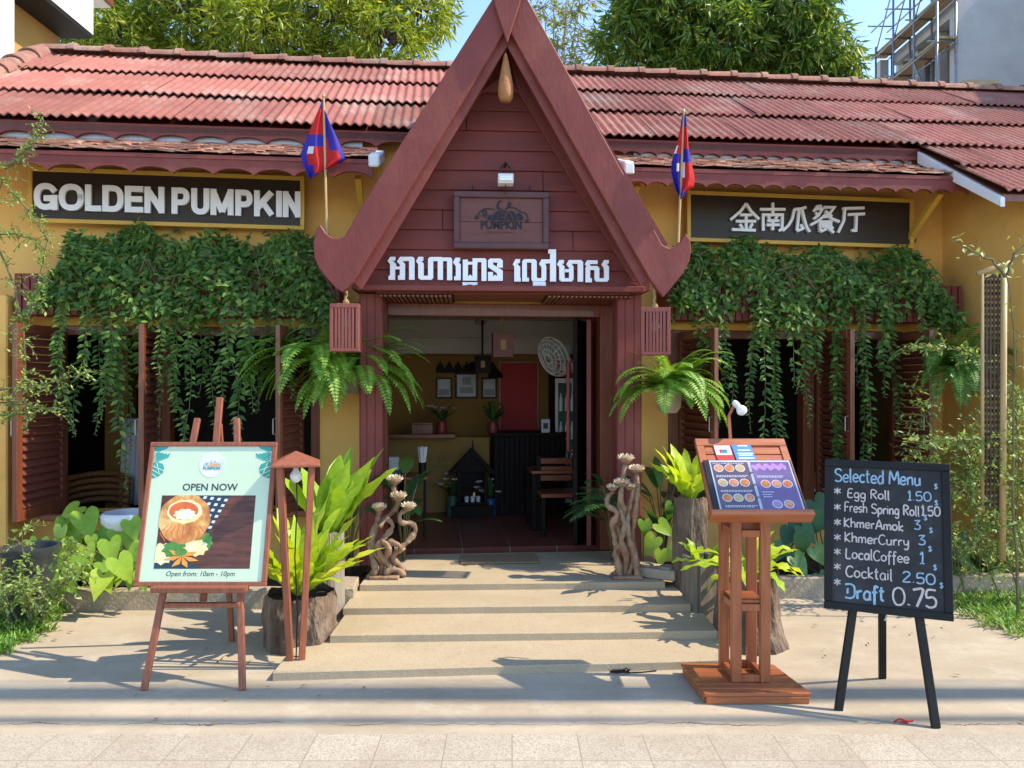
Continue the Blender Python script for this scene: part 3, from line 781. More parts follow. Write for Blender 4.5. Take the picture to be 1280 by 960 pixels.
ABC = {'G':[arc(.5,.5,.5,.5,40,350,20)+[(1,.42)],[(.56,.42),(1,.42)],[(1,.44),(1,.0)]], 'O':[arc(.5,.5,.5,.5,0,360,28)], 'L':[[(0,1),(0,0)],[(0,0),(1,0)]],
 'D':[[(0,0),(0,1)],[(0,1),(.45,1)]+arc(.45,.5,.55,.5,80,-80,12)+[(.45,0),(0,0)]], 'E':[[(0,0),(0,1)],[(0,1),(1,1)],[(0,.51),(.92,.51)],[(0,0),(1,0)]], 'N':[[(0,0),(0,1)],[(1,0),(1,1)],[(.02,.98),(.98,.02)]],
 'P':[[(0,0),(0,1)],[(0,1),(.5,1)]+arc(.5,.71,.5,.29,80,-80,10)+[(.5,.42),(0,.42)]], 'U':[[(0,1),(0,.4)]+arc(.5,.36,.5,.36,190,350,12)+[(1,.4),(1,1)]], 'M':[[(0,0),(0,1)],[(1,0),(1,1)],[(.02,.98),(.5,.02)],[(.5,.02),(.98,.98)]],
 'K':[[(0,0),(0,1)],[(.02,.28),(1.0,1.06)],[(.36,.58),(1.02,-.06)]], 'I':[[(0,0),(0,1)]]}
def signboard(label, u0, u1, z0, z1, body, t0, t1, c0, c1, dz, bold, ext):
    r, fn = rootat(F, 'sign_board', label, 'sign', u0, -.12, z0)
    w_ = u1-u0; h = z1-z0
    sh = lambda x: dz*x/w_
    m = MB(); f = .032
    def q(x0,x1,y0,y1,a,c): 
        m.add([(x0,a,y0+sh(x0)),(x1,a,y0+sh(x1)),(x1,c,y0+sh(x1)),(x0,c,y0+sh(x0)),(x0,a,y1+sh(x0)),(x1,a,y1+sh(x1)),(x1,c,y1+sh(x1)),(x0,c,y1+sh(x0))],
              [(0,3,2,1),(4,5,6,7),(0,1,5,4),(1,2,6,5),(2,3,7,6),(3,0,4,7)])
    q(0,w_,0,f,-.02,.02); q(0,w_,h-f,h,-.02,.02); q(0,f,f,h-f,-.02,.02); q(w_-f,w_,f,h-f,-.02,.02)
    m.build('frame', YELTRIM, r, bevel=.003)
    m = MB(); q(f,w_-f,f,h-f,-.004,.004); m.build('panel', PERF, r)
    for k in (.26,.66,.93):
        m = MB(); q(w_*k, w_*k+.018, f, h-f, .006, .014); m.build('rib', STEEL, r)
    if body is None: return r
    for i, (ch, a, c) in enumerate(zip('GOLDENPUMPKIN', (125,215,310,373,455,527,627,700,772,865,936,1020,1045), (210,305,368,450,522,600,693,768,858,930,1013,1041,1113))):
        x0 = t0-u0+(a-125)/(1113-125)*(t1-t0); x1 = t0-u0+(c-125)/(1113-125)*(t1-t0); y0 = c0-z0+sh((x0+x1)/2); y1 = y0+(c1-c0)
        sw = .043; m = MB(); e = 0
        for ln in ABC[ch]:
            closed = ln[0] == ln[-1] and len(ln) > 4; pts = ln[:-1] if closed else ln
            P_ = [(x0+sw/2+(x1-x0-sw)*p, y0+sw/2+(y1-y0-sw)*q_) if ch != 'I' else ((x0+x1)/2, y0+(y1-y0)*q_) for p, q_ in pts]
            if not closed:      # flat ends reach the edge of the box
                for k, kk in ((0,1),(-1,-2)):
                    d = (Vector(P_[k])-Vector(P_[kk])).normalized()*sw/2*(1 if ch != 'I' and min(abs(P_[0][0]-P_[-1][0]), abs(P_[0][1]-P_[-1][1])) < .03 else 0); P_[k] = (P_[k][0]+d.x, P_[k][1]+d.y)
            m.stroke(P_, sw if abs(pts[0][0]-pts[-1][0]) < .9 or ch in 'GOUEDL' else sw*1.1, -.032-e, -.010+e, None, 0, closed); e += .0006
        recalc(m.build('letter', LETTER, r))
    for k in (.15,.85):
        m = MB(); m.bar((w_*k,.02,h*.8),(w_*k,.119,h*.8),.03,.03); m.build('mount', IRON, r)
    return r
ua, za = F.uz(36,278,-.12); ub, zb = F.uz(381,288,-.12)
ta, zta = F.uz(43,262,-.14); tb, ztb = F.uz(376,269,-.14)
signboard('long perforated wall sign in yellow frame with white GOLDEN PUMPKIN lettering', ua, ub, za, za+.42, 'GOLDEN PUMPKIN', ta, tb, zta, F.uz(60,229,-.14)[1], zb-za, .006, .008)
ua, za = F.uz(858,302,-.12); ub, zb = F.uz(1141,311,-.12)
ta, zta = F.uz(912,292,-.14); tb, ztb = F.uz(1081,292,-.14)
cn = signboard('perforated wall sign in yellow frame with white Chinese characters', ua, ub, za, za+.42, None, ta, tb, F.uz(930,290.5,-.14)[1], F.uz(930,253,-.14)[1], zb-za, .004, .006)

HAN = [
 [[(318,65),(290,105),(232,155)], [(318,65),(345,108),(390,152)], [(285,128),(350,128)], [(262,163),(372,163)], [(238,208),(370,213)], [(318,128),(318,210)], [(283,178),(297,202)], [(352,175),(338,202)]],
 [[(395,97),(535,97)], [(465,60),(465,124)], [(412,215),(412,127),(518,127),(516,208),(498,214)], [(440,134),(449,152)], [(488,134),(479,152)], [(434,160),(500,160)], [(430,183),(502,183)], [(465,160),(463,212)]],
 [[(650,85),(620,94),(582,97)], [(584,97),(572,150),(552,185),(520,215)], [(610,96),(604,160),(598,214)], [(598,216),(634,202)], [(618,180),(634,207)], [(624,94),(640,160),(652,196),(668,222)]],
 [[(712,78),(690,108)], [(702,95),(738,95),(718,128),(690,150)], [(700,116),(716,128)], [(712,80),(735,80)], [(745,86),(804,86),(775,125),(748,142)], [(752,106),(790,138)], [(755,126),(715,160),(672,184)], [(755,126),(790,150),(832,166)],
  [(727,220),(725,166),(784,166),(782,192),(727,192)], [(728,179),(782,179)], [(727,220),(758,206)], [(758,192),(800,226)], [(796,196),(776,210)]],
 [[(850,93),(970,89)], [(862,93),(856,160),(825,225)], [(880,126),(972,122)], [(926,126),(922,214),(898,214)]]]
for ch in HAN:
    m = MB()
    for i, ln in enumerate(ch):
        e = .0006*i
        m.stroke([tuple(Vector(F.uz(860+x/4.414, 240+y/4.414, -.14))-Vector((ua, za))) for x, y in ln], .0225, -.034-e, -.012+e)
    recalc(m.build('character', LETTER, cn))

# ---- Khmer lettering on the gable
K1 = [[(36,130),(62,88),(112,88),(112,122),(85,128),(120,158),(120,185),(60,185),(60,160)], [(60,184),(110,184),(110,318),(45,318),(45,278),(60,272)],
 [(109,185),(165,185),(165,212),(109,212)],
 [(130,135),(160,88),(290,88),(305,105),(305,318),(250,318),(250,128),(185,128),(210,160),(210,318),(140,318),(140,275),(158,272),(158,165)],
 [(320,130),(345,88),(393,88),(393,125),(372,128),(397,155),(397,278),(440,278),(440,110),(460,90),(580,90),(590,100),(590,318),(537,318),(537,130),(492,130),(492,300),(475,318),(365,318),(342,300),(342,165)],
 [(589,95),(665,95),(682,112),(682,322),(630,322),(630,130),(589,130)],
 [(690,145),(715,97),(762,97),(762,132),(742,138),(768,165),(768,322),(700,322),(700,285),(718,280),(718,180)],
 [(788,115),(840,115),(840,325),(788,325)], [(839,137),(935,137),(935,165),(839,165)], [(885,164),(932,164),(932,325),(885,325)], [(839,325),(839,285),(862,265),(886,285),(886,325)],
 [(885,103),(1010,103),(1025,118),(1025,330),(975,330),(975,140),(885,138)],
 [(785,343),(935,343),(935,366),(785,366)], [(785,365),(832,365),(832,418),(785,418)], [(880,365),(920,365),(920,418),(880,418)], [(831,418),(831,392),(856,378),(881,392),(881,418),(856,405)],
 [(1040,125),(1060,105),(1165,105),(1188,125),(1188,195),(1130,195),(1130,165),(1138,148),(1092,140),(1092,165),(1188,225),(1188,328),(1130,328),(1130,250),(1040,190)],
 [(1040,240),(1090,240),(1090,285),(1112,265),(1131,285),(1131,328),(1040,328)]]
K2 = [[(100,185),(132,127),(183,127),(183,168),(150,178),(185,215),(185,340),(192,340),(192,383),(118,383),(118,210)],
 [(208,150),(232,127),(350,127),(375,150),(375,330),(385,345),(420,345),(430,330),(430,220),(400,180),(430,130),(530,130),(530,172),(470,178),(484,210),(484,360),(465,383),(330,383),(315,360),(315,165),(262,165),(262,340),(285,340),(285,383),(208,383)],
 [(505,15),(595,15),(595,383),(527,383),(527,60),(505,60)],
 [(330,388),(478,388),(478,488),(428,488),(428,445),(405,425),(382,445),(392,488),(330,488)],
 [(605,188),(632,137),(685,137),(685,175),(660,182),(692,212),(692,383),(655,383),(632,360),(632,215)], [(691,345),(746,345),(746,383),(691,383)], [(697,243),(746,243),(746,275),(697,275)],
 [(712,185),(742,137),(880,137),(905,160),(905,385),(843,385),(843,178),(770,178),(795,212),(795,360),(775,383),(745,383),(745,225)],
 [(925,185),(950,140),(1070,140),(1070,182),(985,182),(985,205),(1065,205),(1090,228),(1090,345),(1145,345),(1145,230),(1115,185),(1145,137),(1198,137),(1198,175),(1175,182),(1200,215),(1200,360),(1180,385),(1055,385),(1035,360),(1035,250),(985,250),(985,345),(1005,345),(1005,392),(932,392),(932,225),(945,205)]]
VK = VT-.045
u0, z0 = pz(485,352,VK)
kr, kfn = rootat(PF, 'wall_lettering', 'bold white Khmer letters mounted along the gable foot', 'lettering', u0, VK, z0)
for polys, ox, oy, s_ in ((K1,480,310,8.0),(K2,630,310,9.143)):
    m = MB()
    for i, pl in enumerate(polys):
        e = .0005*(i % 7)
        m.prism([pz(ox+x/s_, oy+y/s_, VK) for x, y in pl], VK-e, VK+.024+e, kfn)
    recalc(m.build('word', LETTER, kr))

# ---- the carved pumpkin sign and its lamp
def logo(fn, cols, parent, dark, restaurant=True):
    """fn maps the drawing's own units (x right, y up) and a depth to parent space; cols = (pumpkin, vine, word, small)"""
    def half(cx, rx, ry, dep, mm, y0=0):
        return [(cx+rx*cos(t*pi/16), y0+ry*sin(t*pi/16)) for t in range(17)]
    m = MB()
    for cx, rx, ry, dd in ((-105,72,60,.0),(215,52,88,.0006),(118,78,108,.0012),(10,125,118,.0018)):
        m.prism(half(cx,rx,ry,0,0), -dd-.0016, .0, fn, 0)
    for cx, rx, ry in ((10,125,118),(118,78,108)):
        pts = [(cx+(rx+5)*cos(t*pi/16), (ry+5)*sin(t*pi/16)) for t in range(0,17)]
        m.stroke(pts, 6, -.0048, -.0021, fn, 3)
    for k in (-50,0,50): m.stroke([(10+k*1.2,2),(10+k*.9,70),(10+k*.3,112)], 4, -.0046, -.0022, fn, 3)
    st = [(0,120),(-35,140),(-48,175),(-40,210),(-15,230),(10,226)]
    m.stroke(st[:3], 30, -.0026, 0, fn, 1); m.stroke(st[1:5], 18, -.0030, 0, fn, 1); m.stroke(st[3:], 10, -.0034, 0, fn, 1)
    m.stroke([(-80,125),(-150,137),(-220,130),(-262,100),(-285,50),(-300,35)], 10, -.0028, 0, fn, 1)
    m.stroke([(55,128),(85,155),(170,150),(230,105),(300,85),(325,40),(328,15)], 11, -.0028, 0, fn, 1)
    m.stroke([(-40,120),(10,128),(55,128),(75,160),(95,190)], 11, -.0024, 0, fn, 1)
    for cx, cy in ((-302,28),(315,-10),(100,200)):
        pts = []
        for k in range(10):
            rr = 32 if k % 2 == 0 else 13; pts.append((cx+rr*sin(k*pi/5+.2), cy+rr*cos(k*pi/5+.2)))
        m.prism(pts, -.0036, 0, fn, 1)
    pts = [(-205+24*cos(k*pi/8), 88+24*sin(k*pi/8)) for k in range(16)]; m.stroke(pts, 14, -.0025, 0, fn, 1, True)
    m.stroke([(-260,45),(-150,52)], 7, -.0025, 0, fn, 1); m.stroke([(-225,22),(-180,28)], 8, -.0025, 0, fn, 1)
    recalc(m.build('emblem', [cols[0], cols[1], cols[2], cols[3]], parent))
def textf(body, m, parent, x0, x1, z0, z1, y, bold=0, ext=.001, name='lettering', rot=(pi/2,0,0)):
    t = text(body, name, m, parent, (0,y,0), .1, rot=rot, extr=ext, bold=bold, align='LEFT'); fit(t, x0, x1, z0, z1); return t
INK = pmat('dark_carved_ink', (.010,.011,.02), .6, bump=.05)
INKR = pmat('burnt_letter_red', (.16,.03,.025), .6, bump=.0)
PLQ = pmat('plaque_wood', (.17,.058,.045), .55, (.11,.036,.032), 3, (.5,4,4), .12, 40, dirt=(.17,.085,.04), dscale=3, damt=.6)
PLQF = pmat('plaque_frame_wood', (.11,.045,.045), .55, (.08,.033,.034), 6, (1,1,1), .1)
VP = VT-.07
u0, zb_ = pz(567,311,VP); u1, zt_ = pz(686,241,VP)
r, fn = rootat(PF, 'carved_sign', 'dark carved wooden plaque with pumpkin emblem on the gable', 'sign', (u0+u1)/2, VP, zb_)
w_ = (u1-u0)/2; h = zt_-zb_
m = MB(); f = .045
m.box(-w_,w_,-.03,.03,0,f); m.box(-w_,w_,-.03,.03,h-f,h); m.box(-w_,-w_+f,-.029,.03,f,h-f); m.box(w_-f,w_,-.029,.03,f,h-f); m.build('frame', PLQF, r, bevel=.005)
m = MB(); m.box(-w_+f,w_-f,-.006,.02,f,h*.47); m.box(-w_+f,w_-f,-.004,.02,h*.47+.002,h-f); m.build('panel', PLQ, r, bevel=.002)
sc = (u1-u0)/119/9.846
logo(lambda x, d_, y: Vector((x*sc, -.008+d_*1.2, h*.51+y*sc)), (INK, INK, INK, PLQ), r, True)
textf('PUMPKIN', INK, r, -.150, .150, h*.51-.068, h*.51-.006, -.010, .003)
textf('RESTAURANT', INKR, r, -.102, .102, h*.51-.098, h*.51-.084, -.008, 0)
textf('GOLDEN', INKR, r, -.035, .05, h*.51+.012, h*.51+.024, -.014, 0, .0006)
for k in (-.6,.6):
    m = MB(); m.tube([(w_*k,0,h),(w_*k,.02,h+.05)], .004, 6); m.build('hanger', IRON, r)
u0, z0 = pz(632,231,VT-.16)
r, fn = rootat(PF, 'spotlight', 'small white floodlight on bracket above the carved plaque', 'lamp', u0, VT-.16, z0)
m = MB(); m.box(-.055,.055,-.05,.05,0,.07); m.box(-.05,.05,-.06,-.051,.012,.055); m.build('housing', WHITEP, r, bevel=.012)
m = MB(); m.box(-.045,.045,-.064,-.061,.016,.05); m.build('lens', GLASSB, r)
m = MB(); m.tube([(-.035,.0,.07),(-.035,.0,.12),(0,.03,.165),(.035,0,.12),(.035,0,.07)], .006, 6); m.tube([(0,.03,.165),(0,.135,.17)], .01, 8); m.tube([(0,.0,.0),(0,.03,-.06)], .004, 6); m.build('bracket', IRON, r)
# ---- woven teardrop pendant
u0, z0 = pz(632,127,.03)
r, fn = rootat(PF, 'wicker_pendant', 'woven teardrop lantern hanging from the gable apex', 'lantern', u0, .03, z0)
k = 5.4/960; prof = [(6,0),(8.6,4),(9.6,10),(9.4,18),(8,28),(5.8,40),(3.8,50),(2.2,57),(1.2,60)]
WICK = pmat('wicker_weave', (.45,.20,.07), .6, (.30,.12,.04), 30, (1,1,3), .5, 70)
m = MB(); m.lathe([(a*k,b_*k) for a,b_ in prof], n=18); m.build('shade', WICK, r, smooth=True, sharp=60)
m = MB(); m.tube([(0,0,60*k),(0,0,74*k)], .004, 6); m.build('cord', IRON, r)

# ---- slatted lanterns hanging at both sides
def slat_lantern(label, px0, px1, pyt, pyb, ropetop, Y, rz):
    c = W((px0+px1)/2, pyb, Y); S = .20; H = (pyb-pyt)/FPX*Y
    r = thing('hanging_lantern', label, 'lantern', c, rz, 'slatted lanterns at the porch corners')
    m = MB(); s2 = S/2
    for z0, z1 in ((0,.022),(H-.03,H)):
        for (x0,x1,y0,y1) in ((-s2,s2,-s2,-s2+.022),(-s2,s2,s2-.022,s2),(-s2,-s2+.022,-s2+.022,s2-.022),(s2-.022,s2,-s2+.022,s2-.022)): m.box(x0,x1,y0,y1,z0,z1)
    for x in (-1,1):
        for y in (-1,1): m.box(x*s2-.012+(-.012 if x>0 else .012), x*s2+.012+(-.012 if x>0 else .012), y*s2-.012+(-.012 if y>0 else .012), y*s2+.012+(-.012 if y>0 else .012), .022, H-.03)
    m.box(-s2+.0225,s2-.0225,-s2+.0225,s2-.0225,H-.02,H-.008)
    m.build('frame', PINKW, r, bevel=.002)
    m = MB(); n = 6
    for i in range(n):
        t = -s2+.03+(S-.06)*(i+.5)/n
        for sg in (-1,1):
            m.box(t-.0085,t+.0085, sg*s2-.006-sg*.007, sg*s2+.006-sg*.007, .0225, H-.0305); m.box(sg*s2-.006-sg*.007, sg*s2+.006-sg*.007, t-.0085,t+.0085, .0225, H-.0305)
    m.build('slats', PINKW, r)
    m = MB(); m.lathe([(.012,H-.02),(.014,H-.07),(.03,H-.11),(.032,H-.13),(.02,H-.155),(.004,H-.16)], n=12); m.build('bulb', GLASSB, r, smooth=True)
    top = (pyb-ropetop)/FPX*Y; pts = [(R(-.006,.006),R(-.006,.006),H+(top-H)*i/7) for i in range(8)]
    m = MB(); m.tube(pts, .009, 6); m.lathe([(.02,H),(.024,H+.02),(.012,H+.04)], n=8); m.build('rope', ROPE, r)
slat_lantern('slatted red lantern roped beside the post above the potted fern clump', 415, 450, 381, 440, 360, 5.42, .10)
slat_lantern('slatted red lantern roped at the porch corner beside the Chinese sign', 799, 838, 386, 444, 362, 5.42, -.12)

# ---- flags
F_RED = pmat('flag_red_cloth', (.74,.03,.028), .7, (.68,.025,.025), 5, bump=.05)
F_BLUE = pmat('flag_blue_cloth', (.075,.05,.48), .7, (.06,.042,.42), 5, bump=.05)
F_WHT = pmat('flag_white_print', (.75,.72,.72), .7, bump=.02)
for mm in (F_RED, F_BLUE):
    N = mm.node_tree.nodes; K = mm.node_tree.links; p = N['Principled BSDF']
    t = N.new('ShaderNodeBsdfTranslucent'); ms = N.new('ShaderNodeMixShader'); ms.inputs[0].default_value = .45
    K.new(p.inputs['Base Color'].links[0].from_socket, t.inputs[0]); K.new(p.outputs[0], ms.inputs[1]); K.new(t.outputs[0], ms.inputs[2]); K.new(ms.outputs[0], N['Material Output'].inputs[0])
def drape(parent, frame_fn, rows, cols, name, amp, fold):
    """rows: (py, px_pole, px_edge, [colour index per column])"""
    nc = len(rows[0][3]); sub = 3; vs = []; fs = []; mi = []
    R_ = []
    for a, c in zip(rows, rows[1:]):
        for k in range(4):
            t = k/4; R_.append((a[0]+(c[0]-a[0])*t, a[1]+(c[1]-a[1])*t, a[2]+(c[2]-a[2])*t, a[3]))
    R_.append(rows[-1]); n = nc*sub
    for i, (py, p0, p1, col) in enumerate(R_):
        for j in range(n+1):
            t = j/n; px = p0+(p1-p0)*t
            dy = amp*sin(t*fold*pi+i*.12)*min(1, t*3)*(.35+i/len(R_))
            vs.append(frame_fn(px, py, dy))
    for i in range(len(R_)-1):
        for j in range(n):
            fs.append((i*(n+1)+j, i*(n+1)+j+1, (i+1)*(n+1)+j+1, (i+1)*(n+1)+j)); mi.append(R_[i][3][j//sub])
    m = MB(); m.v = [Vector(v) for v in vs]; m.f = [list(f_) for f_ in fs]; m.m = mi
    o = m.build(name, [F_RED, F_BLUE, F_WHT], parent, smooth=True)
    so = o.modifiers.new('thick', 'SOLIDIFY'); so.thickness = .002
    return o
Yf = 5.34
def flag(label, bx, by, tx, ty, A, B, split=None):
    o = W(bx, by, Yf)
    r = thing('flag', label, 'flag', o, 0, 'national flags on the porch horns')
    ff = lambda px, py, dy: W(px, py, Yf+dy) - o
    top = W(tx, ty, Yf) - o
    m = MB(); m.tube([(0,0,0), top], .0085, 8); m.lathe([(.008,0),(.014,.006),(.006,.03)], c=top, n=8); m.build('pole', BAMBOO, r, smooth=True, sharp=40)
    drape(r, ff, A, None, 'cloth', .03, 2.2); drape(r, ff, B, None, 'cloth', .035, 1.6)
    return r
b4 = [1,1,1,1]; rd = [0,0,0,0]
flag('red and blue flag spread open on the horn nearest the GOLDEN sign', 409, 311, 404.5, 122,
     [(123,404.3,403.5,b4),(136,404.8,398.5,rd),(168,405.6,385,b4),(183,406,379,[0,0,2,1]),(192,406.3,376,[0,0,0,1]),(206,406.6,379,[0,0,1,1]),(216,400,384,[1,1,1,1]),(223,389,387,b4)],
     [(138,405,406,b4),(155,405.4,413,[1,1,1,1]),(172,405.8,421,[0,1,1,1]),(188,406.2,428,[0,0,0,1]),(199,406.5,432,[0,0,0,1]),(204,406.7,424,[0,0,0,0]),(211,406.9,408,rd)])
flag('red and blue flag hanging furled on the horn beside the Chinese sign', 848, 303, 854.5, 141,
     [(142,855.3,853,b4),(158,855,850.5,rd),(182,854,846,[0,0,0,2]),(192,853.5,842.5,[1,1,1,1]),(204,852.5,839.5,[0,2,1,1]),(214,852,839,b4),(228,851,842,b4),(238,850.5,845,b4),(244,850,848.5,b4)],
     [(142,855.2,857,b4),(158,855,858.5,rd),(186,854.5,860.5,[1,1,1,1]),(203,853.5,864,[2,0,0,0]),(222,852.5,868,rd),(233,852,867,[1,0,0,0]),(240,851,858,[1,1,1,1]),(248,850.5,853,b4)])
# ------------------------------------------------------------------ foreground things
def basis(o, BL, BR, TL):
    ex = (BR-BL).normalized(); ez = (TL-BL); ez = (ez-ex*ez.dot(ex)); h = ez.length; ez.normalize(); n = ex.cross(ez)
    return (lambda x, d, z: BL - o + ex*x - n*d + ez*z), (BR-BL).length, h
def flat(m, fn, x0, x1, z0, z1, d0, d1=None, mm=0):
    m.prism([(x0,z0),(x1,z0),(x1,z1),(x0,z1)], d0, d1 if d1 is not None else d0+.002, fn, mm)
def onface(o, fn):
    """orient a text mesh onto a plane given by fn (units already plane units)"""
    for v in o.data.vertices: v.co = fn(v.co.x, -v.co.z, v.co.y)
def ptext(body, m, parent, fn, x0, x1, z0, z1, d, bold=0, name='lettering', shear=0):
    cu = text(body, name, m, parent, (0,0,0), .1, rot=(0,0,0), extr=.0003, bold=bold, align='LEFT', shear=shear)
    xs = [v.co.x for v in cu.data.vertices]; ys = [v.co.y for v in cu.data.vertices]
    a = min(xs); b_ = min(ys); sx = (x1-x0)/(max(xs)-a); sy = (z1-z0)/(max(ys)-b_)
    for v in cu.data.vertices: v.co = fn(x0+(v.co.x-a)*sx, d-v.co.z, z0+(v.co.y-b_)*sy)
    return cu

# ---- OPEN NOW poster on a wooden easel
MINT = pmat('mint_poster_paper', (.54,.66,.47), .35, (.51,.63,.44), 2, bump=0, spec=.5)
TEAL = pmat('teal_print', (.05,.36,.31), .4, bump=0)
PGREY = pmat('charcoal_print', (.035,.05,.055), .45, bump=0)
PWHT = pmat('white_print', (.76,.76,.82), .4, bump=0)
PORG = pmat('orange_print', (.80,.34,.05), .4, (.70,.27,.04), 20, bump=0)
PPUMP = pmat('baked_pumpkin_print', (.74,.36,.09), .4, (.36,.12,.03), 22, (1,1,.5), bump=0, dirt=(.86,.60,.24), dscale=12, damt=.9)
PSOUP = pmat('soup_print', (.70,.16,.04), .35, (.55,.10,.03), 14, bump=0)
PCREAM = pmat('cream_print', (.85,.78,.55), .35, (.8,.62,.2), 22, bump=0)
PWOOD = pmat('dark_table_print', (.17,.06,.034), .35, (.04,.014,.011), 4, (1,1,9), 0, dirt=(.02,.01,.01), dscale=6, damt=.5)
PGREEN = pmat('herb_print', (.10,.30,.05), .4, (.05,.18,.03), 30, bump=0)
eo = G(245, 845)
es = thing('easel', 'brown wooden tripod easel holding the mint green poster', 'easel', eo)
BL, BR, TL = W(168,733,4.03), W(333,733,4.03), W(188,553,4.225)
fn, pw, ph = basis(eo, BL, BR, TL)
def leg(parent, name, p0, p1, w, mat, o, up=(0,1,0), wd=None):
    m = MB(); m.bar(Vector(p0)-o, Vector(p1)-o, w, wd or w, up); return m.build(name, mat, parent, bevel=.003)
leg(es, 'leg', G(180,863)+Vector((0,0,.0)), W(247,523,4.37), .034, WOODE, eo, wd=.022)
leg(es, 'leg', G(303,863), W(296,523,4.37), .034, WOODE, eo, wd=.022)
leg(es, 'leg', G(290,802), W(274,530,4.42), .032, WOODE, eo, wd=.022)
leg(es, 'mast', W(254,752,4.10), W(275,497,4.40), .036, WOODE, eo, wd=.022)
leg(es, 'crossbar', W(206,756,4.015), W(300,756,4.015), .024, WOODE, eo, wd=.03)
leg(es, 'ledge', W(191,736,4.0), W(309,736,4.0), .07, WOODE, eo, up=(0,0,1), wd=.028)
leg(es, 'crossbar', W(240,600,4.30), W(296,600,4.30), .03, WOODE, eo, wd=.02)
po = thing('poster', 'mint green OPEN NOW restaurant poster in a thin brown frame', 'poster', eo)
m = MB(); f = .024
flat(m,fn,0,pw,0,f,-.016,.01); flat(m,fn,0,pw,ph-f,ph,-.016,.01); flat(m,fn,0,f,f,ph-f,-.0155,.01); flat(m,fn,pw-f,pw,f,ph-f,-.0155,.01); m.build('frame', WOODE, po, bevel=.003)
m = MB(); flat(m,fn,f-.003,pw-f+.003,f-.003,ph-f+.003,-.006,.006); m.build('sheet', MINT, po)
iw = pw-2*f; ih = ph-2*f
S = lambda s: f+s*iw
Tt = lambda t: ph-f-t*ih
def fs(x, d, y): return fn(S(x), -.006+d, Tt(y))     # unit square, y down; d<0 towards viewer
def poly(parent, name, pts, d, mat, base=-.0002):
    m = MB(); m.prism(pts, d, base, fs); return recalc(m.build(name, mat, parent))
def ell(cx, cy, rx, ry, n=28, a0=0, a1=2*pi, wob=0):
    return [(cx+rx*(1+wob*sin(9*t))*cos(t), cy+ry*(1+wob*sin(9*t))*sin(t)) for t in [a0+(a1-a0)*i/n for i in range(n)]]
asp = iw/ih
badge = poly(po, 'badge', ell(.5,.14,.108,.108*asp), -.0012, PWHT)
sc = iw*.165/760
logo(lambda x, d_, y: fn(S(.5)+x*sc, -.0072+d_*.35, Tt(.152)+y*sc), (PORG, TEAL, PWHT, PWHT), po, True)
ptext('PUMPKIN', TEAL, po, fn, S(.43), S(.57), Tt(.178), Tt(.156), -.0085, .003)
ptext('OPEN NOW', PGREY, po, fn, S(.272), S(.735), Tt(.337), Tt(.283), -.0066, .0015)
ptext('Open from: 10am - 10pm', PGREY, po, fn, S(.215), S(.775), Tt(.972), Tt(.925), -.0066, 0, shear=.18)
# corner foliage prints
for sx in (0, 1):
    X = (lambda x: x) if sx == 0 else (lambda x: 1-x)
    m = MB()
    m.prism([(X(x),y) for x,y in [(0,0),(.12,0),(.10,.018),(.03,.04),(0,.035)]], -.0010, -.0002, fs)
    for k in range(5):
        m.prism([(X(x),y) for x,y in [(0,.055+.018*k),(.0+.03*k+.015,.05),(.055+.018*k,.035+.012*k),(.03,.062+.014*k)]], -.0012-.0002*k, -.0002, fs)
    m.prism([(X(x),y) for x,y in [(0,.125),(.04,.12),(.085,.135),(.10,.17),(.09,.205),(.055,.232),(.02,.243),(0,.243)]], -.0010, -.0002, fs)
    recalc(m.build('leaf_print', TEAL, po))
    m = MB()
    for (a, c) in (((.0,.15),(.095,.185)),((.0,.18),(.075,.215)),((.0,.21),(.045,.237)),((.03,.125),(.06,.20))):
        m.stroke([(X(a[0]),a[1]),(X(c[0]),c[1])], .006, -.0022, -.0012, fs)
    recalc(m.build('leaf_vein', MINT, po))
# the food photograph printed on it
x0, x1, y0, y1 = .108, .892, .372, .908
ph_ = poly(po, 'food_picture', [(x0,y0),(x1,y0),(x1,y1),(x0,y1)], -.0008, PWOOD)
def q(a, b_): return (x0+(x1-x0)*a, y0+(y1-y0)*b_)
def pell(cx, cy, rx, ry, **k): return [q(a,b_) for a,b_ in ell(cx,cy,rx,ry,**k)]
poly(po, 'cloth_print', [q(.40,0),q(.73,0),q(.53,.52),q(.40,.55)], -.0012, pmat('navy_check_print',(.02,.05,.07),.5,bump=0))
poly(po, 'cloth_print', [q(0,.86),q(.32,.86),q(.46,1),q(0,1)], -.0012, bpy.data.materials['navy_check_print'])
m = MB()
for i in range(4):
    for j in range(7):
        a = .45+.075*i-.028*j; b_ = .01+.075*j+.012*i
        if a > .40 and a+.035 < .735-.39*b_: m.prism([q(a,b_),q(a+.034,b_+.004),q(a+.022,b_+.04),q(a-.012,b_+.036)], -.0018, -.0010, fs)
recalc(m.build('check_print', PWHT, po))
for (cx,cy,rx,ry,mat,d) in ((.07,.80,.12,.14,PCREAM,-.0016),(.22,.74,.15,.12,PGREEN,-.0018),(.42,.72,.12,.11,PCREAM,-.0020),(.50,.64,.085,.12,PGREEN,-.0019)):
    pts = [p for p in pell(cx,cy,rx,ry,wob=.12) if True]
    pts = [(max(x0,min(x1,a)),max(y0,min(y1,b_))) for a,b_ in pts]; poly(po, 'garnish_print', pts, d, mat)
pts = [(max(x0,a),max(y0,b_)) for a,b_ in pell(.265,.32,.275,.345,n=40,wob=.02)]
poly(po, 'pumpkin_print', pts, -.0024, PPUMP)
rim = [(max(x0,a),b_) for a,b_ in pell(.26,.225,.185,.165,wob=.03)]
poly(po, 'rim_print', rim, -.0028, PCREAM)
poly(po, 'soup_print', pell(.25,.215,.155,.125), -.0032, PSOUP)
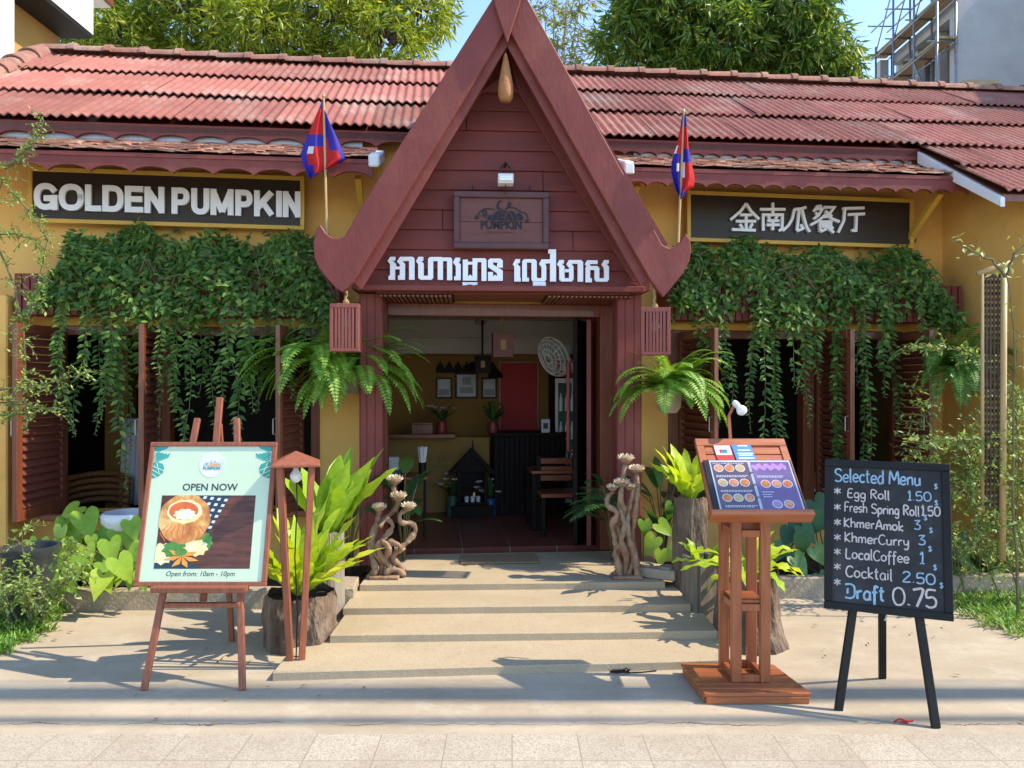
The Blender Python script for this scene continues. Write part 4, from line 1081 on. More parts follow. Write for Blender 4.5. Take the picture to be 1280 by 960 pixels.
poly(po, 'cream_print', pell(.265,.265,.115,.075,wob=.12), -.0036, pmat('cream_swirl_print',(.80,.55,.08),.35,(.86,.8,.74),18,bump=0))
poly(po, 'cream_print', pell(.28,.27,.07,.05,wob=.2), -.0040, PWHT)
m = MB()
for k in range(9):
    a = .02+.06*k
    m.stroke([q(.265+(a-.26)*.7,.42),q(.265+(a-.26)*1.0,.52),q(.265+(a-.26)*.75,.63)], .006, -.0030, -.0022, fs)
recalc(m.build('rib_print', PSOUP, po))
for k in range(7):
    t = 2*pi*k/7+.3; c = (.28+.09*cos(t),.85+.085*sin(t))
    p = [q(.28,.83), q(c[0]-.035*sin(t)+.01,c[1]+.03*cos(t)), q(.28+.19*cos(t),min(.995,.85+.145*sin(t))), q(c[0]+.035*sin(t),min(.99,c[1]-.03*cos(t)))]
    poly(po, 'petal_print', p, -.0034-.0001*k, PORG)
poly(po, 'garnish_print', pell(.27,.775,.065,.05), -.0046, PGREEN)

# ---- tapered wooden garden lamp
lo = G(370, 834)
la_ = thing('garden_lamp', 'tall tapered wooden slat lamp with pyramid cap beside the stump', 'lamp', lo, .25)
m = MB(); m.lathe([(.062,0),(.056,.012),(.036,.03),(.034,.036)], n=4); m.build('base', IRON, la_)
for k, (sx, sy) in enumerate(((-1,-1),(1,-1),(1,1),(-1,1))):
    m = MB(); m.bar((sx*.030,sy*.022,.02),(sx*.083,sy*.083,1.105), .036,.016, up=(sx*.2,sy,0)); m.build('slat', WOODE, la_, bevel=.003)
m = MB(); e = .128
m.add([(-e,-e,1.105),(e,-e,1.105),(e,e,1.105),(-e,e,1.105),(-e,-e,1.12),(e,-e,1.12),(e,e,1.12),(-e,e,1.12),(0,0,1.185)],[(3,2,1,0),(0,1,5,4),(1,2,6,5),(2,3,7,6),(3,0,4,7),(4,5,8),(5,6,8),(6,7,8),(7,4,8)])
m.build('cap', WOODE, la_, bevel=.003)
m = MB(); m.lathe([(.014,1.104),(.015,1.08),(.03,1.06),(.034,1.045),(.028,1.025),(.01,1.01)], n=14); m.build('bulb', GLASSB, la_, smooth=True)
m = MB(); m.tube([(0,0,.04),(.008,.004,.3),(-.006,0,.6),(.006,0,.9),(0,0,1.1)], .004, 6); m.build('cable', BLACK, la_)

# ---- menu stand
mo = G(930, 858)
ms_ = thing('menu_stand', 'red brown wooden lectern stand holding the open menu by the steps', 'stand', mo)
P0 = Vector((.905,4.12,0))-mo; P1 = Vector((1.395,4.10,0))-mo; P2 = Vector((1.45,3.715,0))-mo; P3 = Vector((.93,3.71,0))-mo
m = MB(); n = 7
m2 = MB()
for i in range(n):
    a, c = i/n+.006, (i+1)/n-.006
    A, B_ = P3.lerp(P0,a), P2.lerp(P1,a); C, D = P2.lerp(P1,c), P3.lerp(P0,c)
    m.add([A+Vector((0,0,.036)),B_+Vector((0,0,.036)),C+Vector((0,0,.036)),D+Vector((0,0,.036)),A+Vector((0,0,.055)),B_+Vector((0,0,.055)),C+Vector((0,0,.055)),D+Vector((0,0,.055))],[(0,3,2,1),(4,5,6,7),(0,1,5,4),(1,2,6,5),(2,3,7,6),(3,0,4,7)])
m.bar(P3+Vector((.01,.012,.018)),P2+Vector((-.01,.012,.018)),.022,.034); m.bar(P0+Vector((.01,-.012,.018)),P1+Vector((-.01,-.012,.018)),.022,.034)
m.bar(P3+Vector((.012,.03,.018)),P0+Vector((.012,-.03,.018)),.02,.034); m.bar(P2+Vector((-.012,.03,.018)),P1+Vector((-.012,-.03,.018)),.02,.034)
m.build('platform', STANDH, ms_, bevel=.003)
posts = [Vector((1.125,3.86,.056)),Vector((1.268,3.855,.056)),Vector((1.262,4.05,.056)),Vector((1.118,4.055,.056))]
for p in posts:
    m = MB(); m.bar(p-mo, p-mo+Vector((0,0,.855)), .05,.036,up=(0,1,0)); m.build('post', STANDW, ms_, bevel=.003)
for zz, nm in ((.075,'rail'),(.43,'rail'),(.80,'rail')):
    for i in range(4):
        a = posts[i]-mo; c = posts[(i+1)%4]-mo; a.z = c.z = zz; d = (c-a).normalized()*.026
        m = MB(); m.bar(a+d, c-d, .026, .035); m.build('rail', STANDW, ms_, bevel=.002)
m = MB(); a = [p-mo for p in posts]; z=.452
m.add([Vector((q_.x,q_.y,z)) for q_ in a]+[Vector((q_.x,q_.y,z+.012)) for q_ in a],[(0,3,2,1),(4,5,6,7),(0,1,5,4),(1,2,6,5),(2,3,7,6),(3,0,4,7)]); m.build('shelf', STANDW, ms_)
BL, BR, TL = W(889,645,3.76), W(1011,645,3.76), W(866,550,4.11)
fn, dw, dh = basis(mo, BL, BR, TL)
m = MB(); f = .05
flat(m,fn,0,dw,dh-f,dh,-.014,.014); flat(m,fn,0,f*.8,0,dh-f,-.0135,.014); flat(m,fn,dw-f*.8,dw,0,dh-f,-.0135,.014); m.build('desk_frame', STANDH, ms_, bevel=.003)
m = MB()
for k in range(9):
    z1 = dh-f-.008-k*.052
    if z1 > .05: flat(m,fn,f*.8+.001,dw-f*.8-.001,z1-.046,z1,-.008,.006)
m.build('desk_slats', STANDH, ms_, bevel=.002)
m = MB(); flat(m,fn,-.012,dw+.012,-.03,.004,-.055,.016); m.build('desk_ledge', STANDH, ms_, bevel=.005)
m = MB(); m.bar(fn(dw*.5,.03,dh*.3),fn(dw*.5,.03,dh*.75),.06,.05); a = fn(dw*.5,.02,dh*.45); m.bar(a, Vector((a.x,a.y,.80)), .12,.05); m.build('neck', STANDW, ms_)
# gooseneck lamp
p = [W(913,549,4.13),W(908,530,4.16),W(911,520,4.15),W(919,504,4.12)]
m = MB(); m.bar(p[0]-mo,p[2]-mo,.016,.008); m.bar(p[2]-mo,p[3]-mo,.016,.008); m.build('lamp_arm', STANDW, ms_)
a = p[3]-mo; c = W(929,515,4.08)-mo; d = (c-a).normalized()
m = MB(); m.tube([a-d*.012,a,a+d*.022],[.012,.017,.017],12); m.build('lamp_socket', CERW, ms_, smooth=True, sharp=40)
m = MB(); m.tube([a+d*.022,a+d*.03,a+d*.045,a+d*.062,a+d*.076,a+d*.083],[.014,.016,.026,.029,.02,.004],14); m.build('lamp_bulb', GLASSB, ms_, smooth=True)
# what lies on it
mn = thing('menu_book', 'open black ring menu with two pages of round dish pictures', 'menu', mo)
BK = pmat('black_vinyl', (.018,.018,.02), .35, bump=.05)
PGL = pmat('menu_page_left', (.10,.085,.12), .12, (.16,.11,.13), 7, bump=0, dirt=(.05,.07,.14), dscale=5, damt=.6)
PGR = pmat('menu_page_right', (.14,.10,.22), .12, (.20,.14,.27), 6, bump=0, dirt=(.07,.09,.2), dscale=5, damt=.6)
PEDGE = pmat('menu_page_edge', (.6,.6,.66), .2, bump=0, spec=.6)
fd = lambda s, d, t: fn(s*dw, -.010+d, (1-t)*dh)
def dp(parent, name, pts, d0, d1, mat):
    m = MB(); m.prism(pts, d0, d1, fd); return recalc(m.build(name, mat, parent))
dp(mn,'cover',[(.03,.325),(.975,.325),(.975,.985),(.03,.985)],-.016,-.0005,BK)
for nm, a, c, mat in (('page',.10,.505,PGL),('page',.525,.945,PGR)):
    dp(mn,'page_sleeve',[(a-.012,.335),(c+.012,.335),(c+.012,.978),(a-.012,.978)],-.0185,-.0162,PEDGE)
    dp(mn,nm,[(a+.004,.355),(c-.004,.355),(c-.004,.965),(a+.004,.965)],-.0195,-.0188,mat)
dishes = [pmat('dish_print_red',(.55,.10,.05),.2,(.7,.4,.2),60,bump=0),pmat('dish_print_orange',(.72,.30,.07),.2,(.5,.12,.05),60,bump=0),pmat('dish_print_green',(.35,.38,.15),.2,(.7,.35,.2),60,bump=0),pmat('dish_print_blue',(.16,.25,.5),.2,(.5,.2,.3),60,bump=0)]
def dish(cx, cy, mat):
    r_ = .052
    dp(mn,'dish_rim',ell(cx,cy,r_,r_*dw/dh,n=20),-.0203,-.0196,PWHT); dp(mn,'dish_print',ell(cx,cy,r_*.86,r_*.86*dw/dh,n=20),-.0209,-.0204,mat)
for row, y in enumerate((.44,.63,.82)):
    for k in range(3): dish(.175+.115*k+.008*row, y, dishes[(row*2+k)%3])
for k in range(3): dish(.63+.115*k, .645, dishes[(k+1)%2])
dish(.69,.90,dishes[3]); dish(.81,.90,dishes[0])
m = MB()
for k in range(16):
    cx = .55+.022*k; m.prism(ell(cx,.43+.018*sin(k*1.7),.022,.032,n=10,wob=.2), -.0202-.0001*(k%5), -.0196, fd)
recalc(m.build('header_print', pmat('purple_print',(.42,.16,.55),.2,(.5,.3,.62),30,bump=0), mn))
m = MB()
for (a,c,y) in ((.13,.47,.535),(.13,.44,.55),(.14,.48,.725),(.14,.46,.74),(.15,.48,.915),(.15,.45,.93),(.56,.85,.54),(.56,.83,.555),(.57,.70,.745),(.57,.66,.775),(.57,.66,.805),(.12,.46,.37)):
    x = a
    while x < c:
        e = x+R(.012,.03); flat(m,fd,x,min(c,e),y,y+.007,-.0201,-.0197); x = e+.008
recalc(m.build('text_lines', PWHT, mn))
for y in (.5,.66,.82):
    m = MB(); m.tube([fd(.505,-.019,y),fd(.508,-.03,y),fd(.522,-.03,y),fd(.525,-.019,y)],.003,6); m.build('ring', STEEL, mn)
cd = thing('payment_card', 'red and white payment card tucked behind the stand slats', 'card', mo)
dp(cd,'card_sheet',[(.185,.095),(.375,.095),(.385,.31),(.20,.31)],-.004,-.0005,pmat('card_red',(.60,.05,.05),.3,bump=0))
dp(cd,'card_field',[(.192,.105),(.368,.105),(.372,.235),(.198,.235)],-.0046,-.0041,PWHT)
dp(cd,'card_emblem',[(.24,.16),(.325,.16),(.325,.21),(.24,.21)],-.0052,-.0047,pmat('card_teal',(.02,.25,.32),.3,bump=0)); dp(cd,'card_emblem',[(.24,.16),(.27,.16),(.262,.21),(.24,.21)],-.0057,-.0053,pmat('card_emblem_red',(.6,.04,.05),.3,bump=0))
cd = thing('notice_card', 'pale blue notice card beside the red payment card', 'card', mo)
dp(cd,'card_sheet',[(.385,.095),(.60,.095),(.62,.31),(.405,.31)],-.006,-.001,pmat('card_blue',(.10,.27,.50),.3,bump=0))
m = MB(); 
for (a,c,y) in ((.45,.56,.105),(.44,.58,.165),(.43,.60,.21),(.44,.59,.235),(.43,.6,.275)): flat(m,fd,a,c,y,y+.014,-.0068,-.0061)
recalc(m.build('card_print', PWHT, cd))

# ---- chalkboard
co = G(1110, 880)
cb = thing('chalkboard', 'black framed chalkboard menu with handwritten prices on its easel legs', 'chalkboard', co)
BL, BR, TL = W(1030,760,3.69), W(1192,777,3.495), W(1034,574,3.82)
fn, bw, bh = basis(co, BL, BR, TL)
f = .036
m = MB(); flat(m,fn,0,bw,0,f,-.014,.01); flat(m,fn,0,bw,bh-f,bh,-.014,.01); flat(m,fn,0,f,f,bh-f,-.0138,.01); flat(m,fn,bw-f,bw,f,bh-f,-.0138,.01); m.build('frame', BLACK, cb, bevel=.003)
m = MB(); flat(m,fn,f-.002,bw-f+.002,f-.002,bh-f+.002,-.004,.004); m.build('board', SLATE, cb)
top = fn(bw*.5,.05,bh*.92)+co
leg(cb,'leg',G(1048,888),fn(bw*.40,.034,bh*.93)+co,.038,BLACK,co,wd=.022); leg(cb,'leg',G(1170,910),fn(bw*.60,.034,bh*.93)+co,.038,BLACK,co,wd=.022)
leg(cb,'leg',G(1103,848),top+Vector((0,.03,0)),.036,BLACK,co,wd=.022)
leg(cb,'crossbar',fn(bw*.22,.032,.03)+co,fn(bw*.80,.032,.03)+co,.03,BLACK,co,wd=.02)
m = MB(); a = fn(bw*.5,.07,.02); m.tube([a, a+Vector((.006,0,-.03)), a+Vector((-.004,.0,-.055))], .004, 5); m.build('chain', STEEL, cb)
GL = {  # strokes on a grid: cap height 1, small letters .6
'S':(.6,[[(.55,.85),(.4,1),(.15,.97),(.04,.8),(.12,.62),(.4,.5),(.55,.32),(.5,.1),(.25,0),(.02,.1)]]),'M':(.8,[[(.02,0),(.1,1),(.4,.35),(.68,1),(.76,0)]]),'E':(.5,[[(.48,1),(.1,.95),(.05,.05),(.48,.03)],[(.08,.5),(.4,.52)]]),
'R':(.6,[[(.06,0),(.08,1),(.45,.97),(.5,.7),(.1,.52)],[(.2,.52),(.55,0)]]),'F':(.5,[[(.05,0),(.08,1),(.5,1)],[(.07,.52),(.4,.54)]]),'K':(.55,[[(.06,0),(.06,1.05)],[(.5,.95),(.08,.45),(.5,0)]]),'A':(.65,[[(.02,0),(.32,1),(.6,0)],[(.12,.35),(.5,.37)]]),
'C':(.6,[[(.56,.85),(.4,1),(.15,.9),(.03,.5),(.12,.1),(.35,0),(.58,.14)]]),'L':(.5,[[(.06,1),(.05,.03),(.48,.02)]]),'D':(.65,[[(.0,.95),(.35,1),(.58,.8),(.58,.2),(.35,0),(.0,.02)],[(.16,.7),(.15,.3)]]),
'e':(.48,[[(.05,.3),(.42,.33),(.38,.55),(.2,.6),(.05,.4),(.08,.1),(.25,0),(.44,.1)]]),'l':(.2,[[(.08,1.05),(.08,.08),(.17,0)]]),'c':(.45,[[(.42,.5),(.25,.6),(.06,.42),(.08,.1),(.26,0),(.43,.1)]]),'t':(.35,[[(.15,.95),(.14,.1),(.3,0)],[(0,.65),(.32,.66)]]),
'd':(.5,[[(.42,.5),(.22,.6),(.05,.35),(.1,.05),(.28,0),(.42,.2)],[(.43,1.05),(.43,0)]]),'n':(.5,[[(.06,0),(.06,.6)],[(.06,.42),(.25,.6),(.4,.5),(.43,0)]]),'u':(.5,[[(.05,.6),(.06,.15),(.2,0),(.4,.15)],[(.41,.6),(.43,0)]]),
'g':(.5,[[(.42,.5),(.22,.6),(.05,.35),(.1,.08),(.28,.03),(.42,.2)],[(.43,.6),(.42,-.22),(.25,-.38),(.06,-.26)]]),'o':(.5,[[(.24,.6),(.06,.45),(.05,.15),(.22,0),(.42,.14),(.43,.44),(.24,.6)]]),'r':(.36,[[(.06,0),(.06,.6)],[(.06,.4),(.2,.58),(.34,.55)]]),
's':(.4,[[(.36,.5),(.2,.6),(.06,.48),(.1,.34),(.3,.25),(.33,.1),(.18,0),(.03,.08)]]),'h':(.5,[[(.06,0),(.06,1.05)],[(.06,.42),(.25,.6),(.4,.5),(.43,0)]]),'p':(.5,[[(.06,.6),(.06,-.38)],[(.06,.45),(.25,.6),(.43,.42),(.4,.12),(.22,0),(.07,.12)]]),
'i':(.16,[[(.07,.6),(.07,0)],[(.07,.78),(.08,.84)]]),'m':(.72,[[(.05,0),(.05,.6)],[(.05,.42),(.2,.6),(.33,.5),(.34,0)],[(.34,.42),(.5,.6),(.63,.5),(.65,0)]]),'k':(.46,[[(.06,0),(.06,1.05)],[(.4,.58),(.08,.28),(.42,0)]]),'y':(.48,[[(.05,.6),(.1,.2),(.24,.1),(.4,.25)],[(.43,.6),(.42,-.2),(.25,-.38),(.08,-.28)]]),
'f':(.36,[[(.36,.92),(.24,1.02),(.15,.85),(.14,-.3)],[(0,.58),(.32,.6)]]),'a':(.5,[[(.4,.5),(.22,.6),(.05,.35),(.1,.05),(.28,0),(.41,.2)],[(.42,.6),(.43,.08),(.5,0)]]),
'0':(.62,[[(.3,1),(.1,.85),(.04,.45),(.14,.08),(.32,0),(.52,.15),(.58,.55),(.48,.9),(.3,1)]]),'1':(.3,[[(.04,.78),(.18,1),(.17,0)],[(.02,0),(.3,.0)]]),'2':(.55,[[(.05,.8),(.2,1),(.42,.95),(.46,.7),(.05,.02),(.52,.03)]]),'3':(.52,[[(.06,.92),(.44,.97),(.2,.58),(.44,.45),(.44,.12),(.22,0),(.03,.1)]]),
'5':(.55,[[(.5,1),(.12,.98),(.08,.55),(.35,.6),(.5,.4),(.45,.1),(.22,0),(.03,.1)]]),'7':(.52,[[(.03,.95),(.5,1),(.2,0)]]),'.':(.2,[[(.08,.0),(.1,.07)]]),'*':(.6,[[(.3,.05),(.3,.95)],[(.05,.25),(.55,.78)],[(.05,.75),(.55,.25)]]),'$':(.5,[[(.42,.8),(.25,.95),(.08,.75),(.4,.35),(.3,.08),(.04,.15)],[(.25,1.1),(.22,-.1)]]),' ':(.3,[])}
CHW = pmat('white_chalk', (.62,.56,.52), .9, (.38,.34,.32), 60, bump=.1); CHB = pmat('blue_chalk', (.34,.50,.62), .9, (.20,.31,.42), 60, bump=.1)
def chalk(txt, s0, s1, tb, cap, mat, w=.0065, name='chalk_writing'):
    tot = sum(GL[c][0]+.06 for c in txt); k = (s1-s0)*bw/tot; H = cap*bh
    x = s0*bw; m = MB(); e = 0
    for ch in txt:
        wd, lines = GL[ch]; jy = R(-.03,.03)
        for ln in lines:
            P_ = [Vector((a,b_)) for a,b_ in ln]
            out = []
            if len(P_) > 2:
                for i in range(len(P_)-1):
                    a0 = P_[max(i-1,0)]; a1 = P_[i]; a2 = P_[i+1]; a3 = P_[min(i+2,len(P_)-1)]
                    for t in (0,.25,.5,.75):
                        c1 = .5*((2*a1)+(a2-a0)*t+(2*a0-5*a1+4*a2-a3)*t*t+(3*a1-a0-3*a2+a3)*t**3); out.append(c1)
                out.append(P_[-1])
            else: out = P_
            pts = [(x+p_.x*k, (1-tb)*bh+(p_.y+jy)*H) for p_ in out]
            e += .00004
            m.stroke(pts, w*R(.85,1.15), -.0062-e, -.0041, fn)
        x += (wd+.06)*k
    return recalc(m.build(name, mat, cb))
chalk('Selected Menu', .085, .78, .150, .085, CHB, .0072)
rows = [('Egg Roll',.19,.535,.255,.058,CHW),('1.50',.67,.86,.25,.058,CHB),('Fresh Spring Roll',.165,.765,.352,.062,CHW),('1.50',.775,.925,.345,.06,CHW),('KhmerAmok',.16,.64,.455,.06,CHW),('3',.715,.775,.437,.06,CHB),
 ('KhmerCurry',.165,.68,.553,.062,CHW),('3',.745,.81,.537,.062,CHB),('LocalCoffee',.175,.68,.66,.065,CHW),('1',.755,.80,.655,.07,CHB),('Cocktail',.175,.55,.78,.07,CHW),('2.50',.62,.88,.782,.065,CHB),('Draft',.17,.49,.917,.09,CHB),('0.75',.54,.89,.93,.11,CHW)]
for t in rows: chalk(*t, w=.0098 if t[0] in ('0.75','Draft') else .0062)
for y in (.24,.347,.45,.55,.648,.745,.845): chalk('*', .075, .145, y, .048, CHW, .006)
for x, y in ((.875,.168),(.875,.275),(.79,.375),(.83,.455),(.82,.575),(.855,.69),(.90,.80)): chalk('$', x, x+.035, y, .034, CHB, .004)

# ---- driftwood lotus sculptures
def lotus(parent, c, r, rnd):
    m = MB(); c = Vector(c)
    m.lathe([(.3*r,-.6*r),(.65*r,-.35*r),(.9*r,-.08*r),(.8*r,.0*r),(.2*r,-.02*r)], c=c, n=14); m.build('cup', DRIFT, parent, smooth=True)
    m = MB()
    for ring, (n, rr, up, L) in enumerate(((10,.62,.35,.62),(9,.55,1.0,.75),(7,.36,1.9,.78),(5,.16,3.2,.72))):
        for i in range(n):
            t = 2*pi*(i+.5*ring)/n+rnd
            d = Vector((cos(t), sin(t), up)).normalized(); nr = Vector((-cos(t)*up, -sin(t)*up, 1)).normalized()
            m.leaf(c+Vector((cos(t)*rr*r, sin(t)*rr*r, .08*r)), d, nr, L*r, r*.62, -.25, 0, .55)
    m.build('lotus', LOTUS, parent)
def driftwood(label, base_px, paths, flowers, s_, ox, oy, Y):
    o = W(base_px[0], base_px[1], Y); o.z = .18
    r = thing('driftwood_sculpture', label, 'sculpture', o, 0, 'driftwood lotus sculptures flanking the doorway')
    rs = random.Random(len(label))
    m = MB(); m.box(-.105,.105,-.06,.06,.0,.025); m.build('base', DRIFT, r, bevel=.006)
    k = Y/FPX
    def pt(x, y, dy=0): 
        q_ = W(ox+x/s_, oy+y/s_, Y); return Vector((q_.x-o.x, dy, max(.015, q_.z-o.z)))
    for path in paths:
        d0 = rs.uniform(-.04,.04); ph = rs.uniform(0,6); P_ = [pt(x, y, d0*min(1,i/2)+.03*sin(ph+i*1.3)) for i,(x,y) in enumerate(path)]
        out = []
        for i in range(len(P_)-1):
            a0=P_[max(i-1,0)];a1=P_[i];a2=P_[i+1];a3=P_[min(i+2,len(P_)-1)]
            for t in (0,.2,.4,.6,.8): out.append(.5*((2*a1)+(a2-a0)*t+(2*a0-5*a1+4*a2-a3)*t*t+(3*a1-a0-3*a2+a3)*t**3))
        out.append(P_[-1]); n = len(out)
        rad = [(.024-.009*i/n)*(1+.16*sin(i*.9+ph)+.12*sin(i*2.3)+.25*max(0,sin(i*.55+ph*2))**8) for i in range(n)]
        m = MB(); m.tube(out, rad, 9); m.build('branch', DRIFT, r, smooth=True)
    for (x, y, rr) in flowers: lotus(r, pt(x, y, -.01), rr*1.35, x)
    return r
driftwood('driftwood root sculpture with four pale lotus flowers at the left post', (481,728),
  [[(560,610),(565,520),(535,470),(530,400),(545,372),(600,330),(630,285),(615,235),(620,205)],[(640,600),(600,545),(570,500),(555,450),(580,420),(608,380),(585,350),(560,380)],[(625,610),(652,560),(610,510),(635,470),(670,440),(696,400),(680,370),(645,365),(640,330),(672,308)],[(535,610),(542,540),(518,460),(538,400),(548,345),(557,318)],[(600,612),(585,560),(625,548),(655,575),(640,605)],[(575,470),(600,440),(640,450),(640,480)],[(555,520),(590,490),(600,450),(570,430)]],
  [(620,192,.040),(635,258,.040),(558,302,.036),(675,298,.036),(640,470,.026)], 3.2, 300, 540, 5.42)
driftwood('slender driftwood root sculpture with clustered lotus buds at the right post', (783,727),
  [[(112,590),(100,500),(95,430),(80,370),(97,320),(60,290),(65,260),(92,238)],[(130,590),(137,500),(113,430),(128,370),(110,300),(118,225)],[(150,590),(167,500),(148,430),(138,370),(152,300),(172,200),(178,165)],[(180,590),(174,500),(160,430),(168,360),(174,290),(180,220),(178,168)],[(120,420),(105,370),(130,320),(112,270),(122,190),(135,125)],[(95,580),(110,540),(92,480),(112,450)]],
  [(135,108,.040),(178,150,.038),(118,205,.040),(82,222,.030),(150,220,.028)], 3.2, 740, 540, 5.42)

# ---- logs and pots
def rough_log(name, label, c, r, h, mat, cat='stump', lumps=.1, flare=.12, seg=84, bow=0):
    o = thing(name, label, cat, c)
    m = MB(); rs = random.Random(int(c[0]*1000)); n = seg; vs = []; fs_ = []; rows = 26; rid = .10 if mat is BARK else .035
    for i in range(rows+1):
        t = i/rows
        for j in range(n):
            a = 2*pi*j/n
            k = 1+lumps*mnoise.noise(Vector((cos(a)*1.6, sin(a)*1.6, t*h*2+c[0]*7)))*2 + lumps*.45*mnoise.noise(Vector((cos(a)*6, sin(a)*6, t*3)))*2 + flare*(1-t)**3 + bow*sin(pi*t) - rid*max(0, .35-abs(mnoise.noise(Vector((cos(a)*5.5+c[0]*9, sin(a)*5.5, t*h*4)))))*1.6
            vs.append((r*k*cos(a), r*k*sin(a), t*h+ (0 if i<rows else .02*mnoise.noise(Vector((cos(a)*2,sin(a)*2,1))))))
    for i in range(rows):
        for j in range(n): fs_.append((i*n+j,i*n+(j+1)%n,(i+1)*n+(j+1)%n,(i+1)*n+j))
    m.add(vs, fs_); m.build('bark', mat, o, smooth=True)
    m = MB(); top = [(vs[rows*n+j][0]*.97, vs[rows*n+j][1]*.97, h-.03) for j in range(n)]
    m.add(top, [tuple(range(n))]); m.build('cut_top', SOIL, o)
    return o
rough_log('log_planter','squat rough barked stump planter beside the garden lamp',(-1.27,4.60,0),.195,.31,BARK,bow=.12)
rough_log('log_planter','tall smooth weathered log planter behind the squat stump',(-1.19,4.98,0),.098,.60,LOGSM,lumps=.06,flare=.05)
rough_log('log_planter','tall dark bark log planter at the right edge of the steps',(1.245,5.36,0),.118,.77,BARK,lumps=.07,flare=.04)
rough_log('log_planter','wide bark stump planter behind the menu stand',(1.42,4.62,0),.185,.44,BARK,lumps=.09,flare=.28)
bx = thing('wooden_planter','weathered grey plank box planter between the two bark logs','planter',(1.235,5.0,0),.35)
m = MB(); s2 = .085; H=.43
for sx in (-1,1):
    m.box(sx*s2-.011,sx*s2+.011,-s2,s2,0,H); m.box(-s2+.0115,s2-.0115,sx*s2-.011,sx*s2+.011,0,H-.002)
GRW = pmat('weathered_grey_plank',(.25,.20,.15),.9,(.14,.11,.085),7,(7,7,.5),.4,30)
m.build('box', GRW, bx, bevel=.003)
m = MB(); m.box(-s2+.012,s2-.012,-s2+.012,s2-.012,.05,H-.05); m.build('soil', SOIL, bx)
# stone blocks flanking the top step
b = MB(); b.box(-.075,.075,-.16,.16,0,.205); o = b.build('stone_block', STONEK, bevel=.008); o.location=(-1.13,5.22,0); o.rotation_euler.z=.1
tag(o,'low square stone block at the left end of the top step','block')
blk = thing('vent_block','pale concrete block with two round holes at the right end of the top step','block',(1.03,5.47,.181),-.5)
m = MB(); m.box(-.16,.16,-.09,.09,0,.07); m.build('body', STONEK, blk, bevel=.008)
for x in (-.075,.075):
    m = MB(); m.lathe([(.052,.069),(.05,.082),(.042,.082),(.04,.071)], c=(x,0,0), n=20); m.build('rim', STONEK, blk, smooth=True, sharp=40)
    m = MB(); m.lathe([(.0405,.0705),(.001,.0712)], c=(x,0,0), n=20); m.build('hole_shade_disc', BLACK, blk)  # flat black disc stands in for the shade inside each opening
b = MB(); b.box(-.30,.30,-.15,.15,0,.014); o = b.build('doormat', pmat('coir_mat',(.30,.20,.11),.95,(.22,.14,.08),30,bump=.6,bscale=150), bevel=.006); o.location=(-.10,5.98,.1825); o.rotation_euler.z=.06
tag(o,'flat brown coir doormat in front of the open doorway','doormat')
# ceramic bowl on its stem, dark pot
r = thing('ceramic_bowl','wide white ceramic bowl on a pedestal below the GOLDEN window','bowl',(-2.80,5.60,.1))
m = MB(); m.lathe([(.09,0),(.085,.03),(.05,.07),(.045,.28),(.07,.33),(.12,.36)], n=20); m.build('pedestal', STONEK, r, smooth=True, sharp=50)
m = MB(); m.lathe([(.10,.355),(.16,.40),(.185,.46),(.185,.505),(.165,.52),(.155,.51),(.15,.47),(.02,.44)], n=28); m.build('basin', CERW, r, smooth=True, sharp=60)
r = thing('dark_pot','dark glazed round pot among the small leaves at the far left','pot',(-3.16,5.04,.0))
m = MB(); m.lathe([(.10,0),(.145,.12),(.16,.30),(.165,.43),(.18,.45),(.18,.49),(.155,.49),(.15,.44),(.01,.42)], n=26); m.build('body', POTG, r, smooth=True, sharp=50)
# litter on the paving
b = MB(); b.tube([(.0,0,.004),(.03,.012,.012),(.06,.0,.005),(.05,-.02,.004),(.02,-.014,.010),(.09,.01,.004)],.004,6); o=b.build('red_string', pmat('red_plastic',(.6,.02,.02),.4,bump=0)); o.location=G(1118,903); tag(o,'scrap of red string on the concrete near the chalkboard','litter')
b = MB(); pts=[(.05*cos(t*.7)*(1+.15*sin(t)), .028*sin(t*.7), .004+.002*t%.02) for t in range(24)]+[(.12,.01,.004),(.2,.03,.004)]
b.tube(pts,.0035,6); o=b.build('cable_coil', BLACK); o.location=G(775,842); tag(o,'thin black cable coiled on the concrete by the menu stand','cable')
# kerbs and beds
def kerb(label, pts, h, w):
    m = MB(); n = len(pts)
    vs=[]; fs_=[]
    for i,(x,y) in enumerate(pts):
        d = Vector((pts[min(i+1,n-1)][0]-pts[max(i-1,0)][0], pts[min(i+1,n-1)][1]-pts[max(i-1,0)][1])).normalized(); nx, ny = -d.y, d.x
        j = .006*mnoise.noise(Vector((x*5,y*5,0)))
        vs += [(x,y,-.01),(x,y,h+j),(x+nx*w,y+ny*w,h+j),(x+nx*w,y+ny*w,-.01)]
    for i in range(n-1):
        for k in range(4): fs_.append((4*i+k,4*i+(k+1)%4,4*i+4+(k+1)%4,4*i+4+k))
    fs_.append((0,1,2,3)); e=4*(n-1); fs_.append((e+3,e+2,e+1,e))
    m.add(vs,fs_); o=m.build('kerb', STONEK, bevel=.008); recalc(o); tag(o,label,'kerb'); return o
kerb('rough stone kerb along the heart leaf bed on the left',[(-3.4+ i*.1, 5.235+.06*(i/22)) for i in range(21)],.135,.10)
kerb('stone kerb along the shaded bed behind the chalkboard',[(1.35+i*.1, 5.52+.05*(i/12)) for i in range(30)],.15,.10)
m = MB(); vs=[]
